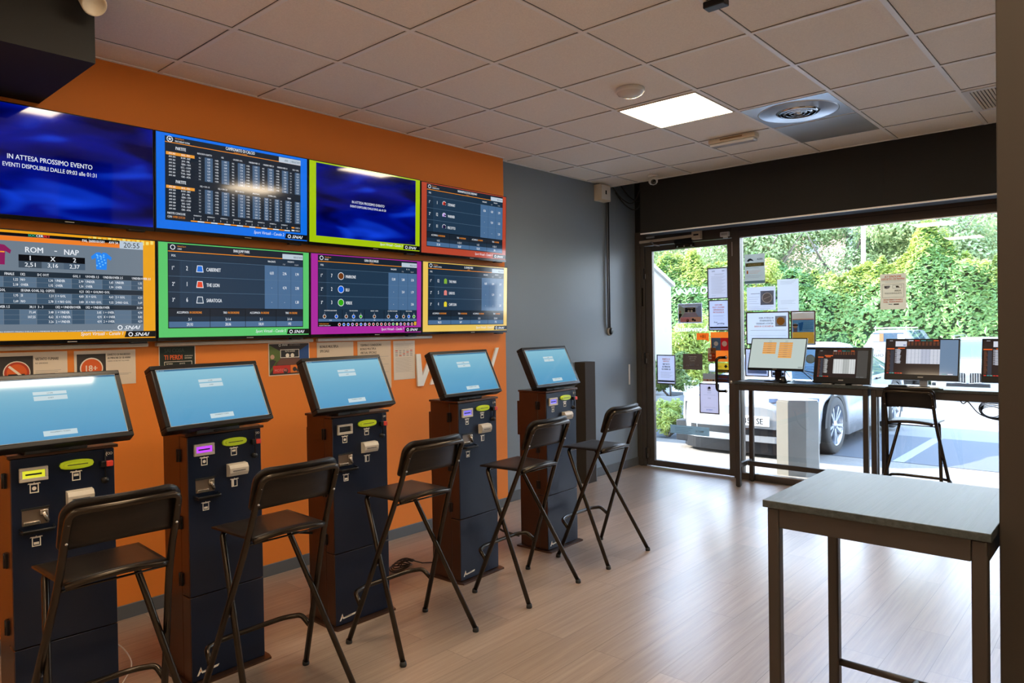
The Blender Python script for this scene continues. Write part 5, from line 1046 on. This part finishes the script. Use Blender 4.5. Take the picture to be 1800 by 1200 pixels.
# ---------------------------------------------------------------- vehicles
carw = mat('white_car_paint', (.30, .30, .30), .22, spec=.6, coat=.6); cglass = mat('car_window_glass', (.045, .07, .095), .04, spec=.9)
tyre = mat('tyre_rubber', (.035, .033, .03), .8); alloy = mat('alloy_wheel', (.60, .62, .66), .25, .9); lampm = mat('headlamp_glass', (.25, .33, .50), .06, .4, spec=.9)
def lerp(tb, s):
    for i in range(len(tb)-1):
        a, q = tb[i], tb[i+1]
        if s <= q[0]: 
            k = (s-a[0])/(q[0]-a[0]); k = k*k*(3-2*k) if len(a) > 2 else k
            return a[1]+(q[1]-a[1])*k
    return tb[-1][1]
def car(name, loc, rz, label, cat, L, top, hw, belt, roofw, glass, wheels, wr, sill, wx):
    """local: nose at y=0 heading -y, tail at y=L"""
    t = empty(name, loc, rz, label, cat)
    b = MB(); n = int(L/.05); secs = []
    for i in range(n+1):
        s = L*i/n; w = lerp(hw, s); zt = lerp(top, s); zb = min(lerp(belt, s), zt-.03); rw = w*lerp(roofw, s); zl = lerp(sill, s)
        for q in wheels:
            d = abs(s-q)
            if d < wr+.06: zl = max(zl, wr+math.sqrt(max(0, (wr+.06)**2-d*d)))
        zl = min(zl, zb-.08)
        secs.append((s, [(w*.80, zl), (w*.985, zl), (w, (zl+zb)/2), (w*.975, zb), (rw, zt-.04*min(1, (zt-zb)/.1)), (rw*.72, zt-.008), (0, zt)]))
    vs = []
    for s, p in secs:
        row = [b._v((x, s, z)) for x, z in p]+[b._v((-x, s, z)) for x, z in p[-2::-1]]
        vs.append(row)
    m = len(vs[0])
    for i in range(n):
        s = L*(i+.5)/n
        for k in range(m-1):
            kk = k if k < m//2 else m-2-k
            mt = carw
            for (g0, g1, bands) in glass:
                if g0 <= s <= g1 and kk in bands: mt = cglass
            b.use(mt); f = b.bm.faces.new((vs[i][k], vs[i][k+1], vs[i+1][k+1], vs[i+1][k])); f.material_index = b.mi; f.smooth = True
    b.use(carw)
    for r in (vs[0], vs[-1]): f = b.bm.faces.new(r); f.material_index = b.mi
    body = b.build('body', None, t)
    b = MB(); b.use(M['blkm']).box((-lerp(hw, L/2)*.80, .15, .16), (lerp(hw, L/2)*.80, L-.15, .60)); b.build('underbody', None, t)
    for q in wheels:
        for sd in (-1, 1):
            b = MB(); b.use(M['blkm']); x = sd*(lerp(hw, q)*.985+.003); rr = [wr*.98, wr+.062]
            for k in range(24):
                a0, a1 = math.pi*(k/24), math.pi*((k+1)/24)
                P4 = [(x, q+rr[0]*math.cos(a0), wr+rr[0]*math.sin(a0)), (x, q+rr[1]*math.cos(a0), wr+rr[1]*math.sin(a0)), (x, q+rr[1]*math.cos(a1), wr+rr[1]*math.sin(a1)), (x, q+rr[0]*math.cos(a1), wr+rr[0]*math.sin(a1))]
                b.face(P4)
                b.face([P4[0], P4[3], (x-sd*.2, P4[3][1], P4[3][2]), (x-sd*.2, P4[0][1], P4[0][2])])
            b.build('wheel_arch', None, t)
            x = sd*wx; wh = empty('wheel', (x, q, wr)); wh.parent = t
            b = MB(); b.use(tyre); T = .215
            pr_ = [(wr*.70, 0), (wr*.93, 0), (wr, -.03), (wr, -T+.03), (wr*.93, -T), (wr*.6, -T)]
            b.lathe([(r, sd*h) for r, h in pr_], (0, 0, 0), 40, 'x'); b.build('tyre', None, wh)
            b = MB(); b.use(alloy); b.lathe([(wr*.70, -sd*.002), (wr*.66, -sd*.02), (wr*.64, -sd*.08)], (0, 0, 0), 40, 'x'); b.lathe([(0, sd*-.005), (wr*.13, -sd*.01), (wr*.15, -sd*.04)], (0, 0, 0), 20, 'x')
            for k in range(10):
                a = 2*math.pi*k/10+(.12 if k % 2 else -.12); ca, sa = math.cos(a), math.sin(a)
                def W(r, o, d): return (-sd*d, r*ca-o*sa, r*sa+o*ca)
                p = [W(wr*.10, -.012, .02), W(wr*.68, -.018, .008), W(wr*.68, .018, .008), W(wr*.10, .012, .02)]; p2 = [(x_-sd*.03, y_, z_) for x_, y_, z_ in p]
                b.face(p); b.face(p2[::-1])
                for j in range(4): b.face([p[j], p[(j+1) % 4], p2[(j+1) % 4], p2[j]])
            b.use(M['blkm']).lathe([(0, -sd*.10), (wr*.64, -sd*.10)], (0, 0, 0), 30, 'x'); b.build('rim', None, wh)
    return t
# white saloon nosed up to the pavement
c1 = car('parked_car', (.47, 7.02, -.03), 0, 'white car parked nose-in outside the window, front wheel and bumper showing', 'car', 4.6,
         [(0, .60, 1), (.12, .71, 1), (.55, .80, 1), (1.15, .90, 1), (1.95, 1.22, 1), (2.5, 1.30, 1), (3.1, 1.23, 1), (4.0, .95, 1), (4.45, .90, 1), (4.6, .66, 1)],
         [(0, .50, 1), (.10, .70, 1), (.35, .86, 1), (.9, .915, 1), (3.8, .92, 1), (4.4, .82, 1), (4.6, .70, 1)],
         [(0, .52), (.3, .68), (1.2, .82), (3.9, .87), (4.6, .6)], [(0, .9), (1.1, .86), (1.95, .64), (3.2, .58), (4.1, .70), (4.6, .85)],
         [(1.2, 1.95, (4, 5)), (1.55, 3.75, (3,)), (3.35, 4.0, (4, 5))], (.82, 3.52), .345, [(0, .26), (.3, .17), (4.3, .2), (4.6, .3)], .905)
def part(name, par, fn):
    b = MB(); fn(b); return b.build(name, None, par)
def band(w, o, z0, z1):      # a strip following the rounded nose
    def nose(x):
        a = abs(x); return lerp([(0, -.012), (.50, 0), (.70, .10), (.86, .35), (.95, .6)], a) if a < .95 else .6
    xs = [w*(k/10-1) for k in range(21)]
    return [(x, nose(x)-o) for x in xs]+[(x, nose(x)+.10) for x in xs[::-1]], z0, z1
part('lower_grille', c1, lambda b: (b.use(M['blk']).prism(*band(.60, .004, .265, .345)), b.prism(*band(.74, .004, .05, .185))))
part('front_splitter', c1, lambda b: b.use(carw).prism(*band(.80, .02, .19, .26)))
def _plate(b):
    b.use(M['white']).box((-.10, -.022, .375), (.42, -.008, .49), .004)
part('number_plate', c1, _plate)
cc = Canvas((-.10, -.0225, .375), (1, 0, 0), (0, 0, 1), .52, .115, 100, 22, .0005); cc.text('CY 358 SE', 50, 17, 13, K1, 'c', .9, .02, k=1); cc.build('plate_letters', c1)
part('headlight', c1, lambda b: b.use(lampm).prism([(.40, .02), (.86, .34), (.80, .62), (.66, .36), (.38, .10)], .655, .70))
part('headlight', c1, lambda b: b.use(lampm).prism([(-.40, .02), (-.38, .10), (-.66, .36), (-.80, .62), (-.86, .34)], .655, .70))
part('bumper_vent', c1, lambda b: (b.use(M['blk']).box((-.84, .10, .10), (-.66, .28, .36), .01), b.box((.66, .10, .10), (.84, .28, .36), .01)))
part('door_handle', c1, lambda b: b.use(M['blk']).box((.915, 2.42, .79), (.94, 2.60, .815), .006))
part('wing_mirror', c1, lambda b: (b.use(carw).box((.90, 1.50, .88), (1.08, 1.60, 1.0), .03)))
part('wing_mirror', c1, lambda b: (b.use(carw).box((-1.08, 1.50, .88), (-.90, 1.60, 1.0), .03)))
# white van seen from behind (tail toward us)
van = car('white_van', (-2.03, 24.0, -.63), 0, 'old white van with roof rack and AGGIO lettering parked by the hedge', 'van', 4.0,
          [(0, 1.55, 1), (.10, 1.86, 1), (.4, 1.90, 1), (2.6, 1.88, 1), (3.3, 1.2, 1), (4.0, .9, 1)], [(0, .76, 1), (.2, .80, 1), (3.6, .80, 1), (4.0, .7, 1)],
          [(0, 1.35), (3.3, 1.35), (4.0, .8)], [(0, .60), (3, .60), (4, .8)], [(.5, 1.1, (3,)), (1.2, 2.0, (3,))], (.7, 3.2), .30, [(0, .35), (4, .35)], .80)
part('rear_window', van, lambda b: b.use(cglass).prism([(-.52, 1.52), (.52, 1.52), (.44, 1.80), (-.44, 1.80)], -.012, .0, 'y'))
part('window_edge_panel', van, lambda b: (b.use(M['white']).box((-.50, -.018, 1.53), (-.27, -.012, 1.76)), b.box((.27, -.018, 1.53), (.48, -.012, 1.76)), b.use(ink('#b0603a')).box((-.26, -.018, 1.53), (-.14, -.012, 1.78))))
cc = Canvas((-.8, -.014, .80), (1, 0, 0), (0, 0, 1), 1.6, .55, 160, 55, .002)
cc.text('O', 52, 16, 6, K2, 'c', 1.4, .0, k=1); cc.text('NOLEGGIO', 62, 30, 8, K2, 'r', 1.4, .0, k=1) if 0 else cc.text('AGGIO', 66, 31, 9, K2, 'r', 1.3, .0, k=1)
for z in (4, 37, 50): cc.rect(4, z, 156, z+.7, LI, 1)
cc.build('door_lettering', van)
part('roof_rack', van, lambda b: (b.use(M['white']), [b.tube(fillet([(x, .3, 1.86), (x, .28, 2.02), (x, .34, 1.97)], .03), .015, 6) for x in (-.45, .45)], b.cyl((-.5, .3, 1.95), (.5, .3, 1.95), .015, 8), b.cyl((-.5, 1.6, 1.95), (.5, 1.6, 1.95), .015, 8)))
part('tail_bumper', van, lambda b: b.use(M['greyplastic']).box((-.82, -.08, .35), (.82, .02, .50), .02))
# white suv facing us
suv = car('white_suv', (.61, 21.0, -.69), 0, 'white off-road car with twin-kidney grille and roof rails facing the window', 'car', 4.6,
          [(0, .78, 1), (.1, 1.02, 1), (1.2, 1.16, 1), (1.95, 1.66, 1), (2.5, 1.74, 1), (4.1, 1.70, 1), (4.6, 1.2, 1)], [(0, .72, 1), (.15, .88, 1), (.5, .95, 1), (4.2, .95, 1), (4.6, .85, 1)],
          [(0, .7), (.3, .92), (1.2, 1.08), (4.6, 1.1)], [(0, .9), (1.2, .88), (1.95, .74), (4.6, .74)], [(1.22, 1.95, (4, 5)), (1.5, 4.2, (3,))], (.85, 3.7), .38, [(0, .32), (4.6, .35)], .93)
for sd in (-1, 1):
    def kid(b, sd=sd):
        b.use(M['chrome']).prism([(sd*.03, .55), (sd*.32, .58), (sd*.34, .78), (sd*.30, .86), (sd*.05, .85), (sd*.03, .78)], -.03, .05, 'y'); b.use(M['blk']).prism([(sd*.05, .57), (sd*.30, .60), (sd*.32, .77), (sd*.29, .84), (sd*.06, .83), (sd*.05, .77)], -.034, -.03, 'y'); b.use(M['chrome'])
        for k in range(5): b.box((min(sd*(.09+.055*k), sd*(.105+.055*k)), -.042, .59), (max(sd*(.09+.055*k), sd*(.105+.055*k)), -.034, .83))
    part('kidney_grille', suv, kid)
    part('headlight', suv, lambda b, sd=sd: b.use(lampm).prism([(sd*.45, .80), (sd*.84, .84), (sd*.86, .95), (sd*.45, .92)], -.005, .16, 'y'))
    part('roof_rail', suv, lambda b, sd=sd: b.use(M['steel']).tube(fillet([(sd*.66, 2.0, 1.66), (sd*.68, 2.15, 1.78), (sd*.68, 4.0, 1.78), (sd*.66, 4.15, 1.66)], .08), .02, 8))
part('bumper_intake', suv, lambda b: (b.use(M['blk']).box((-.5, -.02, .40), (.5, .1, .56), .02), b.box((-.85, .03, .42), (-.6, .2, .56), .02), b.box((.6, .03, .42), (.85, .2, .56), .02)))
part('windscreen_card', suv, lambda b: b.use(ink('#c8d040')).box((-.5, 1.72, 1.50), (-.25, 1.73, 1.54)))

# ---------------------------------------------------------------- plants
def leaf_mat(name, c1, c2, tr=.35, rough=.45):
    m = bpy.data.materials.new(name); m.use_nodes = True; n = m.node_tree.nodes; l = m.node_tree.links; n.clear()
    o = n.new('ShaderNodeOutputMaterial'); mx = n.new('ShaderNodeMixShader'); d = n.new('ShaderNodeBsdfPrincipled'); t = n.new('ShaderNodeBsdfTranslucent')
    g = n.new('ShaderNodeNewGeometry'); cr = n.new('ShaderNodeValToRGB'); cr.color_ramp.elements[0].color = (*c1, 1); cr.color_ramp.elements[1].color = (*c2, 1)
    l.new(g.outputs['Random Per Island'], cr.inputs[0]); l.new(cr.outputs[0], d.inputs['Base Color']); l.new(cr.outputs[0], t.inputs['Color'])
    d.inputs['Roughness'].default_value = rough; mx.inputs[0].default_value = tr
    l.new(d.outputs[0], mx.inputs[1]); l.new(t.outputs[0], mx.inputs[2]); l.new(mx.outputs[0], o.inputs[0]); return m
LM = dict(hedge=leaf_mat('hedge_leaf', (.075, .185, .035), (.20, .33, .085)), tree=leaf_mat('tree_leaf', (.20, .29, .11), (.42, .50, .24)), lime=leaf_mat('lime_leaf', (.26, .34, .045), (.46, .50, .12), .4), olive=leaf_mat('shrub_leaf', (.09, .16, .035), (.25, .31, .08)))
bark = mat('bark', (.14, .115, .09), .9, bump=(30, .5, .01))
def leaves(name, m, parent, n, sampler, size, aspect=.5, seed=1, kind=None):
    rnd = random.Random(seed); V = []; Fc = []
    for i in range(n):
        p, nr = sampler(rnd)
        a = Vector((rnd.gauss(0, 1), rnd.gauss(0, 1), rnd.gauss(0, .7))); d = (a-nr*a.dot(nr)*.7); d = d.normalized() if d.length > 1e-5 else Vector((1, 0, 0)); d.z -= .25
        sd = nr.cross(d); sd = sd.normalized() if sd.length > 1e-5 else Vector((0, 1, 0)); s = size*(.6+.8*rnd.random()); up = sd.cross(d)*.12
        k = len(V); V += [p-d*s*.5, p+sd*s*aspect*.5+up*s, p+d*s*.5, p-sd*s*aspect*.5+up*s]; Fc.append((k, k+1, k+2, k+3))
    me = bpy.data.meshes.new(name); me.from_pydata([tuple(v) for v in V], [], Fc); me.materials.append(m); me.update()
    o = bpy.data.objects.new(name, me); COL.objects.link(o); o.parent = parent
    if kind: o['kind'] = kind
    return o
def blob(rnd, c, r):
    u = Vector((rnd.gauss(0, 1), rnd.gauss(0, 1), rnd.gauss(0, 1))).normalized(); q = (rnd.random())**.28
    p = Vector((c[0]+u.x*r[0]*q, c[1]+u.y*r[1]*q, c[2]+u.z*r[2]*q)); return p, (u+Vector((0, 0, .5))).normalized()
# the long hedge
HP = [(-22, 4.6), (-17, 4.4), (-12, 4.2), (-8.6, 4.15), (-7.9, 4.5), (-7.3, 4.3), (-6.35, 3.76), (-4.7, 3.16), (-3.8, 3.41), (-3.0, 3.74), (-2.3, 3.9), (-1.71, 4.55), (-.9, 3.98), (.28, 3.45), (1.5, 3.6), (3, 3.9), (6, 3.6), (12, 3.5)]
t = empty('hedge', (0, 28, -.63), 0, 'long bushy bright green hedge beyond the parked vehicles', 'hedge')
def core(u, v):
    x = -21+32*u; H = lerp(HP, x)+.50; a = math.pi*v; nz = noise.noise(Vector((x*.7, v*4, 2)))*.25
    return (x, -(1.25+nz)*math.cos(a)*(1-.25*math.sin(a)), max(0, H*math.sin(a)**.6*(.93+.1*nz)))
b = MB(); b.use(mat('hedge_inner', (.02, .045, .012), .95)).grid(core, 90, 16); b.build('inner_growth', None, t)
def hs(rnd, v0=0, v1=.72, g=1.):
    x = -21+32*rnd.random(); v = v0+rnd.random()**.8*(v1-v0); u = (x+21)/32
    p = Vector(core(u, v)); nz = noise.noise(Vector((x*.9, v*5, 9))); nz2 = noise.noise(Vector((x*2.6, v*13, 4)))
    nr = Vector((0, -math.cos(math.pi*v), math.sin(math.pi*v)+.3)).normalized(); return p+nr*(.10+.85*max(0, nz)+.4*max(0, nz2)+.12*rnd.random())*g, nr
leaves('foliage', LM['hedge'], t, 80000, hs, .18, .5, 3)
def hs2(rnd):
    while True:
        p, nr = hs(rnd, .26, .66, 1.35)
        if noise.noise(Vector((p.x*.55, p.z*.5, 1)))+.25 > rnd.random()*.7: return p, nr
leaves('sun_tinted_growth', LM['lime'], t, 26000, hs2, .15, .5, 4)  # lime leaves over the upper hedge: sunlight on its tops put into colour
# trees
def tree(x, y, zb, h, cr_, label, m, n, size, seed, trunkr=.18, lean=0., grp=None, nm='tree', cat='tree', nb=16):
    t = empty(nm, (x, y, zb), 0, label, cat, grp); rnd = random.Random(seed)
    b = MB(); b.use(bark).tube(fillet([(0, 0, 0), (lean*.3, 0, h*.3), (lean, .1, h*.75)], 1.5), trunkr, 10, r2=trunkr*.35)
    for k in range(6):
        a = rnd.random()*6.28; z = h*(.35+.06*k); b.tube([(lean*.5, 0, z), (lean*.5+math.cos(a)*cr_*.5, math.sin(a)*cr_*.5, z+h*.15), (lean*.5+math.cos(a)*cr_*.8, math.sin(a)*cr_*.8, z+h*.28)], trunkr*.35, 6, r2=trunkr*.1)
    b.build('trunk', None, t)
    bl = [((lean+cr_*rnd.uniform(-.6, .6), cr_*rnd.uniform(-.5, .5), h*rnd.uniform(.42, .88)), cr_*rnd.uniform(.22, .45)) for _ in range(nb)]
    def smp(rn):
        c, r = rn.choice(bl); return blob(rn, c, (r, r, r*.8))
    leaves('crown', m, t, n, smp, size, .55, seed); return t
TR = [(-24, 36, 9.5, 4.6), (-18.5, 34, 9, 4.2), (-14, 37, 10, 4.6), (-10.5, 34, 9, 3.8), (-7, 36, 10, 4.2), (-3.4, 34.5, 9.4, 3.8), (0.5, 37, 10, 4.4), (4.2, 35, 9.4, 4.0)]
TL = ['grey-green tree seen through the top of the glass door, left of its framed sheets', 'grey-green tree rising behind the white building end', 'grey-green tree behind the frame between door and window', 'grey-green tree above the AREA notice in the window', 'grey-green tree behind the low dip of the hedge', 'grey-green tree behind the white lamp post', 'grey-green tree above the highest hump of the hedge', 'grey-green tree at the far right, cut off by the dark pillar']
for i, (x, y, h, c_) in enumerate(TR): tree(x, y, -.5, h, c_, TL[i], LM['tree'], 15000, .17, 20+i, .22, rnd_lean(i) if 0 else (-.6, .4, .8, -.5, .3, -.4, .5, 0)[i], 'trees behind the hedge')
tree(-7.3, 26.2, -.63, 5.0, 1.0, 'narrow lime green young tree poking up in front of the hedge on the left', LM['lime'], 4600, .12, 51, .05, nb=16)
# street lamp post
t = empty('lamp_post', (-4.53, 30.5, -.6), 0, 'tall white lamp post rising behind the hedge', 'lamp post')
b = MB(); b.use(M['white']).tube([(0, 0, 0), (0, 0, 8.5)], .10, 12, r2=.08); b.build('pole', None, t)
b = MB(); b.use(M['greyplastic']).box((-.1, -.5, 8.4), (.1, .1, 8.55), .03); b.build('lamp_head', None, t)
# apartment block far behind
peach = mat('peach_render', (.45, .27, .18), .85)
t = empty('apartment_building', (-3, 54, -.5), 0, 'peach-coloured apartment building glimpsed through the trees', 'building')
b = MB(); b.use(peach).box((-26, 0, 0), (12, 10, 10)); b.build('wall', None, t)
b = MB(); b.use(mat('roof_tiles', (.42, .16, .09), .8)).prism([(-.6, 10), (10.6, 10), (5, 12.2)], -26.5, 12.5, 'x'); b.build('roof', None, t)
for i in range(12):
    for j in range(3):
        x = -24.5+3.1*i; b = MB(); b.use(M['white']).box((x, -.05, 1.2+3*j), (x+1.1, .02, 2.8+3*j)); b.use(cglass).box((x+.1, -.07, 1.3+3*j), (x+1.0, -.04, 2.7+3*j)); b.build('window', None, t)
# white building end on the left
wr_ = mat('white_render', (.30, .295, .28), .85, bump=(20, .2, .004))
t = empty('white_building', (-2.20, 10.34, -.05), 0, 'white rendered gable end of a low building, left through the glass door', 'building')
b = MB(); b.use(wr_).prism([(-3.2, 0), (0, 0), (0, 2.30), (-1.6, 2.98), (-3.2, 2.30)], -6, 0, 'x'); b.build('wall', None, t)
b = MB(); b.use(M['greyplastic']).prism([(.06, 2.27), (.06, 2.33), (-1.6, 3.05), (-3.26, 2.33), (-3.26, 2.27), (-1.6, 2.98)], -6, .05, 'x'); b.build('roof', None, t)
# planter, shrubs and pot
t = empty('planter_box', (-1.86, 9.6, -.03), 0, 'long pale rendered planter box outside the door holding shrubs', 'planter')
b = MB(); b.use(wr_)
for a in ((-.28, -.3, .28, -.25), (-.28, .5, .28, .55), (-.28, -.25, -.23, .5), (.23, -.25, .28, .5)): b.box((a[0], a[1], 0), (a[2], a[3], .40), .004)
b.build('trough', None, t)
b = MB(); b.use(mat('soil', (.05, .035, .025), .95)).box((-.23, -.25, .0), (.23, .5, .34)); b.build('soil', None, t)
def shrub(x, y, z, r, label, m, n, size, seed, stem=.3, nm='shrub'):
    t = empty(nm, (x, y, z), 0, label, 'shrub'); rnd = random.Random(seed)
    b = MB(); b.use(bark)
    for k in range(5): a = rnd.random()*6.28; b.tube([(0, 0, 0), (math.cos(a)*r[0]*.3, math.sin(a)*r[1]*.3, stem), (math.cos(a)*r[0]*.6, math.sin(a)*r[1]*.6, stem+r[2])], .02, 6, r2=.006)
    b.build('stems', None, t)
    bl = [((r[0]*rnd.uniform(-.6, .6), r[1]*rnd.uniform(-.6, .6), stem+r[2]*rnd.uniform(.3, 1.5)), rnd.uniform(.3, .5)) for _ in range(12)]
    leaves('foliage', m, t, n, lambda rn: (lambda c, k: blob(rn, c, (r[0]*k, r[1]*k, r[2]*k)))(*rn.choice(bl)), size, .3, seed)
shrub(-1.82, 9.6, .31, (.42, .35, .36), 'green narrow-leaved shrub filling the pale planter box', LM['olive'], 3600, .10, 61, .12)
shrub(-2.75, 12.3, -.2, (.95, .7, .95), 'broad yellow-green sunlit bush beyond the planter, seen through the door', LM['lime'], 9000, .10, 62, .25)
shrub(-.90, 7.85, -.03, (.24, .28, .26), 'low yellow-green bush at the left foot of the door view', LM['lime'], 2200, .07, 63, .05)
t = empty('terracotta_pot', (-2.02, 10.9, -.09), 0, 'terracotta flower pot standing beyond the planter box', 'pot')
b = MB(); b.use(mat('terracotta', (.38, .19, .10), .7)).lathe([(0, 0), (.09, 0), (.125, .22), (.14, .22), (.145, .27), (.12, .27), (.115, .23), (0, .23)], (0, 0, 0), 28); b.build('pot', None, t)
shrub(-2.02, 10.9, .14, (.22, .2, .2), 'small leafy plant growing in the terracotta pot', LM['olive'], 900, .07, 64, .05, 'potted_plant')
